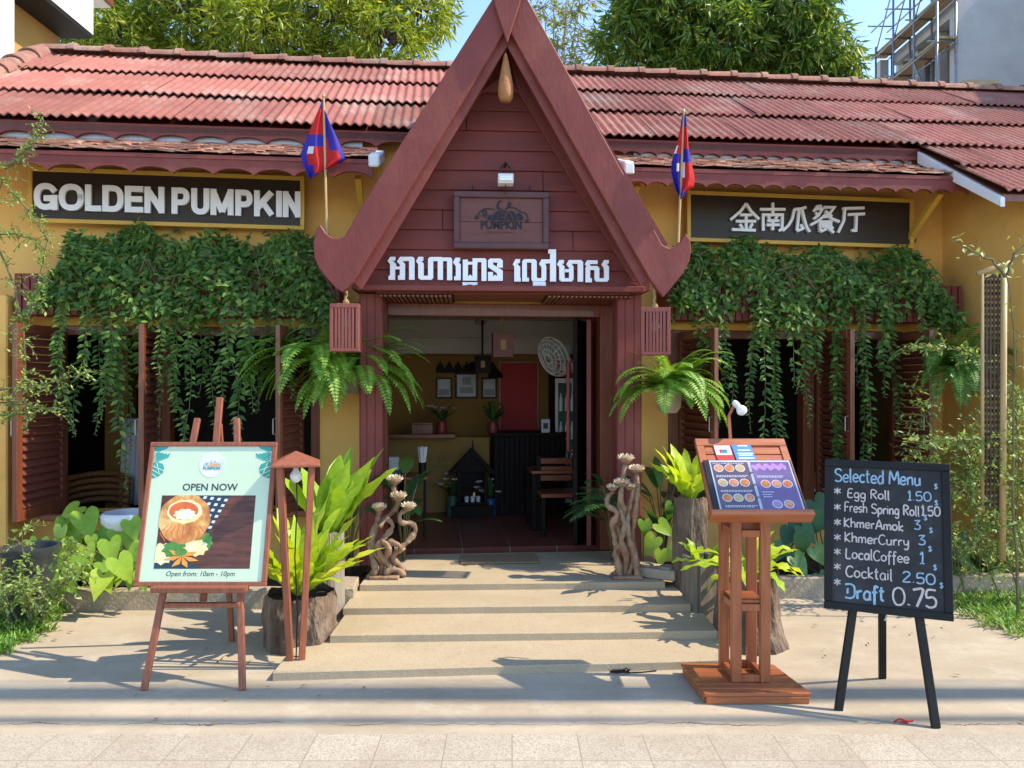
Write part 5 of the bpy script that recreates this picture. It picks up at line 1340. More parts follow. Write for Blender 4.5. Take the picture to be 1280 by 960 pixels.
for name, x0, x1, y0 in (('planting_soil',-4.2,-1.15,5.34),('planting_soil',1.22,4.4,5.62)):
    m = MB(); n=26; k=8
    for j in range(k+1):
        for i in range(n+1):
            x=x0+(x1-x0)*i/n; yb=6.26+.1*x; y=y0+.1*(x-x0)*.4+(yb-y0)*j/k
            m.v.append(Vector((x,y,.09+.04*mnoise.noise(Vector((x*4,y*4,0))))))
    for j in range(k):
        for i in range(n): m.f.append([j*(n+1)+i,j*(n+1)+i+1,(j+1)*(n+1)+i+1,(j+1)*(n+1)+i]); m.m.append(0)
    kind(m.build(name, SOIL, smooth=True),'structure')
# ------------------------------------------------------------------ plants
rng = random.Random(11)
def U(a, b): return rng.uniform(a, b)
def rdir(): 
    while True:
        v = Vector((U(-1,1),U(-1,1),U(-1,1)))
        if .05 < v.length < 1: return v.normalized()
# ---- hanging vines
def vine_wall(label, u0, u1, strands, holes, n_mass, bump):
    o = thing('hanging_vine', label, 'vine', F.P((u0+u1)/2, -.3, 2.33), F.th, 'vines hanging from the flower boxes')
    uc = (u0+u1)/2; L = lambda u, v, z: Vector((u-uc, v+.3, z-2.33))
    m = MB()
    for i in range(n_mass):
        u = U(u0, u1); t = (u-u0)/(u1-u0)
        top = 2.67+bump*sin(t*7)+.07*sin(t*23+1) - .45*max(0,abs(t-.5)*2-.82)/.18
        lo = 2.06+.06*sin(t*11)+.05*sin(t*31)
        z = lo + (top-lo)*rng.random()**.8
        edge = (z-lo)/(top-lo)
        v = U(-.52,-.30)*(1-.55*edge**2) - .0 + .06*sin(u*9+z*8)
        d = Vector((U(-.9,.9), U(-.9,.1), U(-1.1,.25))); nr = Vector((U(-.4,.4), -1, U(.1,.9)))
        if rng.random() < .3: d = rdir()
        m.leaf(L(u,v,z), d, nr, U(.05,.085), U(.026,.042), .18)
    for i in range(int(n_mass*.05)):           # stray shoots that creep up the wall
        u = U(u0+.1, u1-.1); z = 2.55+abs(rng.gauss(0,.10))
        m.leaf(L(u,U(-.10,-.04),z), Vector((U(-1,1),U(-.3,0),U(-.6,1))), Vector((U(-.3,.3),-1,.3)), U(.045,.075), U(.02,.034), .15)
    m.build('foliage', L_VINE, o)
    wd = MB()
    for i in range(16):
        a = U(u0, u1-.4); p = [L(a+k*.12+U(-.05,.05), U(-.44,-.30), U(2.15,2.5)+.06*sin(k)) for k in range(5)]
        wd.tube(p, [.007,.006,.005,.004,.003], 5)
    wd.build('woody_stems', STEM, o)
    for (px, pyb) in strands:
        if rng.random() < .16: continue
        px += U(-6,6); pyb += U(-25,25)
        gap = U(.03,.30); v = U(-.54,-.32); u, zb = F.uz(px, pyb+24, v)
        zt = 2.25; n = max(4, int((zt-zb)/.034)); s_ = MB(); pts = []
        ph = U(0,6); sw = U(.012,.05); szk = U(.75,1.2)
        for k in range(n+1):
            t = k/n; pts.append(L(u+sw*sin(ph+t*5)+U(-.004,.004)+.02*t*sin(ph), v-.03*sin(t*2.5+ph)*t, zt+(zb-zt)*t))
        s_.tube(pts, .0026, 4, 1, False)
        for k in range(1, n+1):
            t = k/n; sz = (.072 if t < .75 else .072*(1-t)*2.6+.022)*szk
            for sg in (-1,1):
                if rng.random() < gap: continue
                a = U(-.9,.9)
                d = Vector((sg*cos(a), -abs(sin(a))*.7-.15, -U(.25,.95))); nr = Vector((sg*-.1+U(-.3,.3), -.75, U(.3,.9)))
                s_.leaf(pts[k]+Vector((0,0,U(-.012,.012))), d, nr, sz*U(.75,1.15), sz*U(.36,.48), .16, 0)
            if t > .0 and rng.random() < .5*(1-t):
                s_.leaf(pts[k], Vector((U(-.4,.4),-1,U(-.8,.1))), Vector((U(-.4,.4),-.4,1)), sz*U(.7,1), sz*.42, .16, 0)
        s_.build('strand', [L_VINE, STEM], o)
    return o
sl = [(70,470),(82,500),(92,468),(101,540),(112,480),(120,560),(128,500),(137,520),(146,470),(152,590),(162,560),(168,600),(186,500),(196,470),(207,520),(216,490),(226,530),(238,545),(247,480),(256,500),(266,525),(276,545),(287,500),(298,555),(306,490),(316,480),(326,515),(336,470),(352,450),(366,480),(380,440),(395,430),(60,440),(176,470),(222,470),(282,470),(110,440),(140,440),(232,450),(262,450)]
sr = [(872,430),(893,470),(905,520),(914,480),(925,592),(935,500),(944,450),(958,560),(968,590),(978,575),(988,480),(998,460),(1008,500),(1018,470),(1030,540),(1040,575),(1047,600),(1057,470),(1074,590),(1082,560),(1088,575),(1068,480),(1100,440),(1122,505),(1132,470),(1146,480),(1160,500),(1172,470),(1184,460),(1110,450),(1152,450),(950,430),(1015,430)]
vine_wall('dense green vine cascading over the windows under the GOLDEN sign', F.u(48,-.4), F.u(418,-.4), sl, None, 4600, .04)
vine_wall('dark green vine cascading over the windows under the Chinese sign', F.u(842,-.4), F.u(1196,-.4), sr, None, 3900, .05)

# ---- ferns
def fern(label, c, n, L, pin, mat, dirs=None, pot=None, droop=1.3, group='ferns around the entrance', el=(.1,1.0), name='fern'):
    o = thing(name, label, 'fern', c, 0, group)
    m = MB()
    for i in range(n):
        a = U(0,2*pi) if dirs is None else rng.choice(dirs)+U(-.45,.45)
        e = U(*el); d = Vector((cos(a)*cos(e), sin(a)*cos(e), sin(e)))
        m.frond((U(-.03,.03),U(-.03,.03),U(-.02,.03)), d, L*U(.65,1.1), 24, pin*U(.8,1.1), droop*U(.7,1.3), pw=.22)
    m.build('fronds', mat, o)
    if pot:
        k = MB(); k.lathe([(.06,-.16),(.09,-.12),(.10,-.02),(.105,0),(.09,.0),(.02,-.03)], n=18); k.build('pot', pot, o, smooth=True, sharp=50)
        k = MB(); k.bar((0,0,-.06),(0,.22,-.06),.03,.03); k.build('bracket', IRON, o)
    return o
fern('large fern spilling out on both sides of the left porch post', W(444,466,5.98), 60, .64, .115, L_FERN, [pi,pi*1.15,-pi/2,-.4,0,.05,-pi*.75,-pi*.85], STONEK, 2.3, el=(.1,1.2))
fern('feathery fern against the shutter left of the left porch post', W(398,455,5.80), 44, .64, .11, L_FERN, [pi,pi*1.3,-pi/2,-.9,pi*1.1], None, 2.1, el=(.1,1.1))
fern('sunlit fern in a grey wall pot behind the right porch post', W(836,490,5.90), 56, .56, .115, L_FERN, [pi,0,-.4,-pi/2,-.9,.05,-.2,pi*1.05], STONEK, 2.3, el=(.3,1.35))
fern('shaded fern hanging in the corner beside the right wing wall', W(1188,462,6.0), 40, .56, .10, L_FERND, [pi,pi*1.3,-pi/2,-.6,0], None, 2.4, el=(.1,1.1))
# ---- strap leaved bird nest ferns on the logs
def nest(label, c, n, L, Wd, mat, droop, el, wave=.35, cat='plant', dirs=None):
    o = thing('strap_leaf_plant', label, cat, c)
    m = MB()
    for i in range(n):
        a = 2*pi*i/n*1.618*2+U(-.3,.3); e = U(*el)
        if dirs: a = rng.choice(dirs)+U(-.5,.5)
        d = Vector((cos(a)*cos(e), sin(a)*cos(e), sin(e)))
        m.blade((cos(a)*.03, sin(a)*.03, 0), d, L*U(.7,1.12), Wd*U(.75,1.15), droop*U(.6,1.3), 10, fold=.22, wave=wave, twist=U(-.5,.5),
                prof=lambda t: (.22+.78*sin(pi*min(1,t*1.05)**1.15)**.8) if t < .98 else .05)
    m.build('leaves', mat, o, smooth=True)
    return o
nest('bright yellow green ragged leaves growing from the squat stump', (-1.27,4.60,.29), 44, .54, .09, L_NEST, .8, (.6,1.42), .45)
nest('tall broad paddle leaves rising from the smooth log planter', (-1.19,4.98,.57), 20, .58, .17, L_BIG, .35, (.85,1.42), .14, dirs=[0,.5,-.6,1.2,-1.2,2.6])
nest('bright upright leaves growing on the tall log at the steps', (1.245,5.36,.74), 24, .42, .075, L_NEST, .7, (.75,1.45), .4)
nest('yellow green leaves sprawling from the wide stump behind the menu stand', (1.42,4.62,.41), 22, .36, .07, L_NEST, 1.5, (.1,1.1), .45)
nest('small arching leaves growing in the grey plank planter', (1.235,5.0,.37), 10, .25, .05, L_BIG, 1.2, (.4,1.2), .3)
# ---- heart leaves
def hearts(label, base, leaves, mat, name='heart_leaf_plant', Y=5.45):
    o = thing(name, label, 'plant', base); b0 = Vector(base); m = MB(); s_ = MB()
    for (px, py, size, yy) in leaves:
        c = W(px, py, yy)-b0; L = size*yy/FPX
        d = Vector((U(-.6,.6), U(-.55,-.1), U(-.95,-.25))).normalized(); nr = Vector((U(-.35,.35), -.75, U(.45,.95)))
        st_ = c - d*L*.42
        m.heart(st_, d, nr, L*.95, L*.82, 0, U(.05,.16), U(.1,.35))
        g = Vector((U(-.10,.10)+c.x*.6, U(0,.12), 0)); mid = (st_+g)/2+Vector((0,.04,.05))
        s_.tube([g, mid, st_+Vector((0,.01,.01)), st_], [.006,.005,.004,.003], 5)
    m.build('leaves', mat, o, smooth=True); s_.build('stalks', STEM, o, smooth=True)
    return o
def c7(*L):
    out = [(x/2.527, 540+y/2.527, s/2.527, yy-.2) for x,y,s,yy in L]
    for x,y,s,yy in L:
        for k in range(2): out.append(((x+U(-60,60))/2.527, 540+min(480, y+U(-40,50))/2.527, s*U(.6,.85)/2.527, yy-.12+U(-.06,.1)))
    return out
hearts('bright heart leaf plant spilling over the kerb at the far left', (-2.95,5.50,.1), c7((275,295,98,5.62),(150,380,76,5.45),(215,380,70,5.42),(280,388,66,5.40),(205,468,112,5.24),(100,470,96,5.20),(250,425,70,5.34),(70,420,70,5.4),(190,330,64,5.6),(240,340,66,5.62),(60,500,80,5.18),(120,430,60,5.4)), L_HEART)
hearts('bright heart leaf plant in the bed just left of the easel', (-2.35,5.52,.1), c7((350,378,86,5.45),(420,310,72,5.6),(392,435,92,5.30),(312,482,86,5.22),(330,330,70,5.62),(440,390,64,5.4),(340,430,66,5.4),(375,340,70,5.6),(450,470,66,5.28),(300,350,60,5.62),(480,420,60,5.35)), L_HEART)
def c8(*L): return [(800+x/2.18, 480+y/2.18, s/2.18, yy) for x,y,s,yy in L]
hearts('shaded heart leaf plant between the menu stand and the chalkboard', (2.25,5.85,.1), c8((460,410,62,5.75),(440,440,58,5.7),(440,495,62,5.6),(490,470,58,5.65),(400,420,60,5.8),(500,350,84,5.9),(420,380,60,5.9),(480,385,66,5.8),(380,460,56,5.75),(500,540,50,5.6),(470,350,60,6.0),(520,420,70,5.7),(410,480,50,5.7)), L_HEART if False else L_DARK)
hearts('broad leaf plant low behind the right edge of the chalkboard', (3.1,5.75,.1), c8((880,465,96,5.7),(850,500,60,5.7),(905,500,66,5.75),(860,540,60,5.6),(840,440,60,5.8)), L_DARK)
hearts('striped pale green leaves beside the foot of the right porch post', (1.12,5.85,.1), [(813,682,26,5.62),(832,662,25,5.7),(826,698,22,5.6),(842,690,24,5.72),(806,660,20,5.8),(838,640,22,5.85)], L_HEART)
def broad(label, c, n, L, Wd, el, mat=L_DARK, droop=.9, dirs=None, name='broad_leaf_plant'):
    o = thing(name, label, 'plant', c); m = MB(); s_ = MB()
    for i in range(n):
        a = 2*pi*i/n*2.4+U(-.3,.3) if dirs is None else rng.choice(dirs)+U(-.5,.5); e = U(*el); d = Vector((cos(a)*cos(e), sin(a)*cos(e), sin(e)))
        h = U(.25,.7); p = Vector((d.x*.25*h, d.y*.25*h, h)); s_.tube([(0,0,0),(p.x*.4,p.y*.4,h*.6),p],[.006,.005,.004],5)
        m.blade(p, d, L*U(.8,1.1), Wd*U(.8,1.1), droop, 7, fold=.15, prof=lambda t: sin(pi*min(1,t*.95+.05))**.7)
    m.build('leaves', mat, o, smooth=True); s_.build('stalks', STEM, o, smooth=True); return o
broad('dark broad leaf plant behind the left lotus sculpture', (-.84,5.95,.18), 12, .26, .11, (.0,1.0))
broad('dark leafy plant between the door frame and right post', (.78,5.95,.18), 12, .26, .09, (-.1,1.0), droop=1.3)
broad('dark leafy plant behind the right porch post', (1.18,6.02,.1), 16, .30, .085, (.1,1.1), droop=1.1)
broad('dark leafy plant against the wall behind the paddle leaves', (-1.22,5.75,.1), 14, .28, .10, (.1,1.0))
def palm(label, c, n, L, dirs):
    o = thing('feather_palm', label, 'plant', c); m = MB()
    for i in range(n):
        a = rng.choice(dirs)+U(-.4,.4); e = U(.2,.8); d = Vector((cos(a)*cos(e),sin(a)*cos(e),sin(e)))
        m.frond((0,0,.42), d, L*U(.8,1.1), 15, .15, 1.3, pw=.15)
    s_ = MB(); s_.tube([(0,0,0),(.01,0,.42)],.012,6); s_.build('stem', STEM, o)
    m.build('fronds', L_DARK, o); return o
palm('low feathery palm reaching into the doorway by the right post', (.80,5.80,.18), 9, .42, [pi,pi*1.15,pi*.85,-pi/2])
# ---- twiggy shrubs with small leaves
def shrub(name, label, cat, base, stems, leaf, mat, per, spread, stemr=.006, twigs=5, tw=.22):
    """stems: world polylines; twigs branch off along them with small paired leaves"""
    o = thing(name, label, cat, base); b0 = Vector(base); s_ = MB(); m = MB()
    for st_ in stems:
        P_ = [Vector(p)-b0 for p in st_]; n = len(P_); k = len(P_)*6; pts = []
        for i in range(n-1):
            for t in (0,.25,.5,.75): pts.append(P_[i].lerp(P_[i+1], t)+Vector((U(-1,1),U(-1,1),U(-1,1)))*.008)
        pts.append(P_[-1]); s_.tube(pts, [stemr*(1-.7*i/len(pts)) for i in range(len(pts))], 5)
        for i in range(2, len(pts)):
            for j in range(twigs):
                d = rdir(); d.z = d.z*.6+U(-.1,.45); d.normalize(); L = tw*U(.3,1.1); q0 = pts[i]; q1 = q0+d*L*.5; q2 = q0+d*L+Vector((0,0,-.25*L))
                s_.tube([q0,q1,q2],[.0022,.0018,.001],3,0,False)
                for l in range(per):
                    t = (l+1)/per; p = q0.lerp(q2,t)+Vector((0,0,.06*L*sin(pi*t)))
                    dd = (d*.5+rdir()*.9+Vector((0,0,-.1))).normalized()
                    m.leaf(p, dd, Vector((U(-.5,.5),U(-.9,.1),1)), leaf*U(.6,1.25), leaf*U(.4,.6), .15)
    s_.build('stems', STEM, o); m.build('foliage', mat, o); return o
shrub('slender_tree','wispy pale branches reaching in at the far left edge','tree', (-3.62,5.0,0), [
  [(-3.62,5.0,0),(-3.60,5.0,1.2),(-3.52,4.98,2.3),W(2,225,4.95),W(35,262,4.92),W(58,300,4.9),W(50,345,4.88),W(38,395,4.86)],
  [W(-40,300,5.0),W(10,292,4.95),W(45,300,4.9)], [W(-30,260,5.0),W(8,330,4.95),W(28,400,4.9),W(32,450,4.9),W(25,505,4.88)],
  [W(-40,490,5.0),W(20,486,4.9),W(62,478,4.85),W(108,466,4.8)], [W(-40,500,5.0),W(20,505,4.9),W(72,512,4.84)], [W(-50,515,5.0),W(5,520,4.9),W(40,518,4.85)],
  [W(-40,210,5.05),W(10,205,5),W(40,185,4.95),W(55,150,4.95)]], .030, L_SHRUB, 7, .1, .008, 4, .13)
shrub('small_leaf_shrub','small silvery leaved shrub in front of the dark pot','shrub', (-3.05,4.85,0), [[(-3.05+dx*.2,4.85,.0),(-3.05+dx,4.85+dy,.30),(-3.05+dx*1.5,4.85+dy*1.3,.30+dz)] for dx,dy,dz in ((-.2,0,.28),(0,-.05,.33),(.18,.0,.25),(.26,-.1,.10),(-.1,-.15,.15),(.1,-.18,.05),(-.3,-.1,.2))], .034, L_SHRUB, 7, .1, .005, 6, .16)
stm = []
for k in range(12):
    x = 2.98+.075*k+U(-.06,.06); y = 5.55+U(-.22,.18); h = U(.9,2.05) if k > 5 else U(.7,1.55)
    stm.append([(x+.1,y,.05),(x+U(-.1,.1),y+U(-.05,.05),h*.4),(x+U(-.2,.12),y+U(-.1,.1),h*.75),(x+U(-.28,.15),y+U(-.15,.05),h)])
stm += [[W(1262,470,5.5),W(1215,440,5.45),W(1150,432,5.4)],[W(1260,560,5.3),W(1200,548,5.25),W(1150,552,5.2)],[W(1262,610,5.2),W(1290,600,5.15),W(1330,585,5.1)]]
shrub('climbing_shrub','tall loose small leaved shrub filling the corner at the right edge','shrub', (3.3,5.55,.05), stm, .042, L_SHRUB, 7, .1, .006, 5, .22)
tr = shrub('slender_tree','thin leaning sapling trunk with a bright leaf spray at the right edge','tree', (3.55,5.05,0), [
  [(3.33,5.05,0),(3.31,5.05,.6),(3.29,5.05,1.2),(3.30,5.03,1.8),W(1258,345,5.02)], [W(1258,345,5.02),W(1240,325,4.98),W(1215,312,4.95),W(1192,300,4.92)], [W(1258,345,5.02),W(1268,318,5.0),W(1284,300,4.98)]], .05, leafmat('fresh_spray_leaf',(.28,.36,.10),(.42,.48,.16),(.5,.55,.25),.35), 2, .1, .011, 1, .16)
# ---- grass
def grass(name, label, poly_px, n, h, mat, zb=0.0):
    m = MB(); P_ = [G(*p) for p in poly_px]
    x0=min(p.x for p in P_);x1=max(p.x for p in P_);y0=min(p.y for p in P_);y1=max(p.y for p in P_)
    def inside(x,y):
        c=False;j=len(P_)-1
        for i in range(len(P_)):
            a,b_=P_[i],P_[j]
            if (a.y>y)!=(b_.y>y) and x<(b_.x-a.x)*(y-a.y)/(b_.y-a.y)+a.x: c=not c
            j=i
        return c
    k=0
    while k<n:
        x=U(x0-.06,x1+.06);y=U(y0-.06,y1+.06)
        if not inside(x+.07*sin(y*31),y+.07*sin(x*27)): continue
        k+=1; a=U(0,2*pi); L=h*U(.5,1.3); d=Vector((cos(a)*.6,sin(a)*.6,U(.4,1.2)))
        m.blade((x,y,zb),d,L,.009*U(.7,1.4),U(.8,2.2),3,fold=.2)
    o=m.build(name,mat); kind(o,'stuff'); o['label']=label; o['category']='grass'; return o
grass('lawn_grass','bright lawn grass edging the concrete at the lower left corner',[(-80,735),(35,748),(78,765),(60,785),(40,800),(0,820),(-80,845)],5200,.085,L_GRASS)
grass('lawn_grass','sunlit lawn grass edging the concrete at the right side',[(1185,735),(1300,720),(1400,720),(1400,830),(1290,800),(1240,785),(1205,768),(1188,752)],5200,.085,L_GRASS)
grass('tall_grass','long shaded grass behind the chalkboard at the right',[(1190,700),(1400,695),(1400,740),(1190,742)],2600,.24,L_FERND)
# ------------------------------------------------------------------ inside the doorway
def FI(px, py, v): 
    u, z = F.uz(px, py, v); return u, z
def inside(name, label, cat, px, py, v, group=None):
    u, z = F.uz(px, py, v); return rootat(F, name, label, cat, u, v, z, group)[0]
def ins0(name, label, cat, px, v, group=None, z=.18):
    u = F.u(px, v); return rootat(F, name, label, cat, u, v, z, group)[0]
def fbox(root, name, mat, x0, x1, y0, y1, z0, z1, bevel=.004):
    m = MB(); m.box(x0,x1,y0,y1,z0,z1); return m.build(name, mat, root, bevel=bevel)
# service counter and the half wall beside it
r = ins0('service_counter','dark plank front service counter at the back of the room','counter',662,1.75)
hw = (F.u(705,1.75)-F.u(616,1.75))/2
m = MB(); n = 14
for i in range(n): m.box(-hw+2*hw*i/n+.003,-hw+2*hw*(i+1)/n-.003,-.02,.0,.0,.82)
m.build('front_boards', DARKW, r, bevel=.003); fbox(r,'body',DARKW,-hw,hw,.001,.4,0,.82); fbox(r,'counter_top',DARKW,-hw-.03,hw+.03,-.05,.42,.821,.86)
r = ins0('half_wall','stained ochre half wall with a plank shelf left of the counter','wall',520,1.95)
a = F.u(455,1.95)-F.u(520,1.95); c = F.u(612,1.95)-F.u(520,1.95)
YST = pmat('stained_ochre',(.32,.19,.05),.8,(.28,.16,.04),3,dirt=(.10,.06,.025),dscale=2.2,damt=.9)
fbox(r,'body',YST,a,c,0,.12,0,.80); fbox(r,'shelf_plank',WOODRH,a,F.u(569,1.95)-F.u(520,1.95),-.16,.15,.801,.845)
# red panel, frames, crown rail
def panel(name,label,cat,x0,y0,x1,y1,v,fm,im,fw=.025,group=None,inner=None):
    u0,z0=F.uz(x0,y1,v);u1,z1=F.uz(x1,y0,v)
    r=rootat(F,name,label,cat,u0,v,z0,group)[0];w_=u1-u0;h=z1-z0
    m=MB();m.box(0,w_,-.015,.015,0,fw);m.box(0,w_,-.015,.015,h-fw,h);m.box(0,fw,-.0148,.015,fw,h-fw);m.box(w_-fw,w_,-.0148,.015,fw,h-fw);m.build('frame',fm,r)
    m=MB();m.box(fw,w_-fw,-.004,.012,fw,h-fw);m.build('picture',im,r)
    if inner: inner(r,w_,h,fw)
    return r
panel('wall_panel','tall plain red panel in a thin pale frame behind the counter','panel',624,452,673,541,2.42,pmat('pale_trim',(.45,.30,.2),.5,bump=0),REDP,.012)
PHG = pmat('grey_photo_print',(.34,.34,.36),.3,(.22,.22,.24),9,bump=0); PHD = pmat('dark_photo_print',(.06,.06,.07),.3,bump=0)
def view(r,w_,h,fw):
    m=MB();m.box(fw+.01,w_-fw-.01,-.006,-.0045,h*.15,h*.45);m.build('print_band',PHD,r)
def view2(r,w_,h,fw):
    m=MB();m.box(w_*.3,w_*.7,-.006,-.0045,h*.52,h*.82);m.box(w_*.2,w_*.8,-.0058,-.0043,h*.2,h*.45);m.build('print_band',PHD,r)
panel('picture_frame','small framed grey picture left of the middle picture','picture',545,472,565,498,2.43,BLACK,PHG,.018,'framed pictures on the back wall',view)
panel('picture_frame','larger framed grey picture in the middle of the three','picture',569,466,597,498,2.43,BLACK,PHG,.02,'framed pictures on the back wall',view2)
panel('picture_frame','small framed grey picture beside the red panel','picture',602,472,621,498,2.43,BLACK,PHG,.018,'framed pictures on the back wall',view)
u0,z0=F.uz(545,466,2.43);u1,_=F.uz(621,466,2.43)
w_=u1-u0; pl=[(0,0),(0,.05)]
for i in range(7):
    c=w_*(i+.5)/7; h2=w_/14*.8; pl+=[(c-h2,.05),(c-h2*1.0,.075),(c-h2*.4,.10),(c,.135),(c+h2*.4,.10),(c+h2,.075),(c+h2,.05)]
pl+=[(w_,.05),(w_,0)]
r=rootat(F,'carved_rail','dark carved wall rail with a row of pointed finials over the pictures','rail',u0,2.43,z0)[0]
m=MB();m.prism(pl,-.02,.015);recalc(m.build('rail',DARKW,r))
# hanging lamps inside
def pend(label,x0,x1,y0,y1,v,mat,rope,top_y,extra=False):
    u0,zb=F.uz(x0,y1,v);u1,zt=F.uz(x1,y0,v)
    r=rootat(F,'pendant_lamp',label,'lamp',(u0+u1)/2,v,zb,'pendant lamps inside the doorway')[0];s2=(u1-u0)/2;h=zt-zb
    m=MB();m.lathe([(s2*1.38,0),(s2*1.38,h),(s2*.4,h+.004)],n=4,M=Matrix.Rotation(pi/4,4,'Z'));m.build('shade',mat,r,bevel=.003)
    m=MB();m.box(-s2*.25,s2*.25,-s2*1.02,-s2*.99,h*.3,h*.7);m.build('fretwork',ROPE,r)
    m=MB();m.tube([(0,0,h),(0,0,2.249-zb)],.012,6);m.build('cord',rope,r)
    if extra:
        for dx,dz in ((.14,-.05),(-.1,.02)):
            m=MB();m.lathe([(.08,dz),(.07,dz+.05),(.02,dz+.09)],c=(dx,.1,0),n=4);m.build('lower_shade',mat,r)
pend('reddish box shaped wooden pendant lamp hanging on a thick rope inside','615' and 615,641,416,447,.75,SHUT,ROPE,395)
pend('dark wooden pendant lamp on a black chain in front of the pictures',593,613,445,466,1.55,DARKW,BLACK,425,True)
# wall fan
r=inside('wall_fan','white caged wall fan tilted down beside the open door','fan',692,446,1.0)
M=Matrix.Rotation(radians(-25),4,'Y')@Matrix.Rotation(radians(-62),4,'Z')@Matrix.Rotation(radians(90),4,'X')
m=MB()
for rr,z in ((.20,0),(.185,.03),(.15,.05),(.10,.062),(.05,.068),(.185,-.03),(.15,-.05),(.1,-.06)):
    m.tube([M@Vector((rr*cos(t*pi/12),rr*sin(t*pi/12),z)) for t in range(25)],.004,4,0,False)
for i in range(20):
    t=2*pi*i/20
    m.tube([M@Vector((rr*cos(t),rr*sin(t),z)) for rr,z in ((.03,.068),(.10,.062),(.15,.05),(.185,.03),(.20,0),(.185,-.03),(.1,-.06),(.04,-.06))],.0022,3,0,False)
m.build('cage',CERW,r)
m=MB()
for i in range(3):
    t=2*pi*i/3
    m.blade(M@Vector((.03*cos(t),.03*sin(t),0)),(M.to_3x3()@Vector((cos(t),sin(t),0))),.14,.10,0,4,up=(M.to_3x3()@Vector((.3,.2,1))),prof=lambda t:.5+.5*t)
m.build('blades',pmat('grey_plastic',(.35,.36,.36),.4,bump=0),r)
m=MB();m.tube([M@Vector((0,0,-.05)),M@Vector((0,0,-.20))],[.055,.05],14);m.build('motor',CERW,r,smooth=True,sharp=40)
m=MB();m.tube([M@Vector((0,0,-.16)),Vector((.22,.12,-.10)),Vector((.24,.16,-.25))],.018,8);m.box(.21,.27,.14,.20,-.36,-.2);m.build('bracket',CERW,r)
# fridge
r=ins0('drinks_fridge','tall glass door drinks fridge half hidden by the open door','fridge',716,1.85)
hw=.19; FR=pmat('fridge_shell',(.30,.06,.04),.4,bump=0)
fbox(r,'body',DARKW,-hw,hw,.02,.5,0,1.6)
fbox(r,'sign_panel',FR,-hw,hw,-.005,.019,1.45,1.62)
textf('An',PWHT,r,-hw+.03,-hw+.19,1.49,1.58,-.008,.002)
m=MB();m.box(-hw,hw,-.004,.018,.1,.14);m.box(-hw,hw,-.004,.018,1.38,1.43);m.box(-hw,-hw+.03,-.0038,.018,.14,1.38);m.box(hw-.03,hw,-.0038,.018,.14,1.38);m.build('door_frame',CERW,r)
GL_=pmat('fridge_glass',(.10,.16,.13),.08,(.05,.08,.07),5,bump=0,spec=.7); fbox(r,'door_glass',GL_,-hw+.031,hw-.031,.0,.016,.141,1.379)
for zz in (.5,.8,1.1):
    m=MB()
    for k in range(5): m.lathe([(.018,0),(.018,.12),(.008,.16),(.008,.19)],c=(-.13+.06*k,-.012,zz-.02),n=8)
    o=m.build('bottles',[GL_,DARKW,CERW][int(zz*10)%3],r); kind(o,'stuff')
# spirit house
r=ins0('spirit_house','small dark wooden spirit house with peaked roof on the floor','shrine',590,1.78)
fbox(r,'base',DARKW,-.22,.22,-.16,.1,0,.12)
m=MB()
for x in (-.14,.14):
    for y in (-.1,.06): m.box(x-.018,x+.018,y-.018,y+.018,.12,.46)
m.build('columns',DARKW,r); fbox(r,'back',DARKW,-.12,.12,.05,.07,.12,.46); fbox(r,'floor',DARKW,-.17,.17,-.13,.09,.121,.15)
m=MB();m.prism([(-.25,.44),(0,.70),(.25,.44),(.20,.44),(0,.64),(-.20,.44)],-.16,.1);m.prism([(-.17,.46),(0,.63),(.17,.46)],-.09,.05);m.bar((0,-.15,.66),(0,-.15,.80),.03,.03,w2=.006,h2=.006);recalc(m.build('roof',DARKW,r))
m=MB()
for x in (-.06,0,.06): m.lathe([(.02,0),(.024,.05),(.016,.06)],c=(x,-.10,.15),n=10)
m.build('offering_cups',CERW,r); m=MB(); m.lathe([(.025,0),(.03,.04),(.02,.09)],c=(.02,-.02,.15),n=10); m.build('figure',pmat('gold_figure',(.5,.3,.06),.3,metal=.6,bump=0),r)
# vases of flowers
def vase(label,px,v,z,h,mat,fl,n,group='flower vases inside'):
    u=F.u(px,v);r=rootat(F,'flower_vase',label,'vase',u,v,z,group)[0]
    m=MB();m.lathe([(.05,0),(.065,.05),(.05,h*.75),(.055,h)],n=14);m.build('vase',mat,r,smooth=True,sharp=50)
    m=MB();f_=MB()
    for i in range(n):
        d=rdir();d.z=abs(d.z)+.6;d.normalize();L=U(.10,.22);m.blade((0,0,h),d,L*1.2,.045,.8,5)
        if i%2==0:
            c=Vector((0,0,h))+d*L
            for k in range(6):
                t=k*pi/3;f_.leaf(c,Vector((cos(t),sin(t)-.3,.5)),Vector((0,-.3,1)),.045,.035,.2)
    m.build('leaves',L_DARK,r);f_.build('flowers',fl,r)
WHF=leafmat('white_petals',(.55,.5,.45),(.7,.65,.62),None,.2)
vase('red pot of white orchids on the half wall shelf',552,1.92,1.026,.13,pmat('red_pot',(.3,.03,.03),.4,bump=0),WHF,14)
vase('leafy potted plant at the left end of the counter',616,1.72,1.04,.12,pmat('maroon_pot',(.2,.03,.03),.4,bump=0),L_DARK,16)
vase('floor vase of white flowers left of the spirit house',565,1.7,.18,.22,pmat('green_vase',(.05,.12,.08),.3,bump=0),WHF,14)
vase('blue floor vase of white flowers right of the spirit house',613,1.7,.18,.18,pmat('blue_vase',(.03,.12,.28),.3,bump=0),WHF,16)
u,z=F.uz(546,548,1.9);r=rootat(F,'wooden_box','brown wooden box lying on the half wall shelf','box',F.u(528,1.88),1.88,1.026)[0];fbox(r,'body',WOODR,-.11,.11,-.05,.05,0,.10);fbox(r,'lid',WOODR,-.115,.115,-.055,.055,.1005,.12)
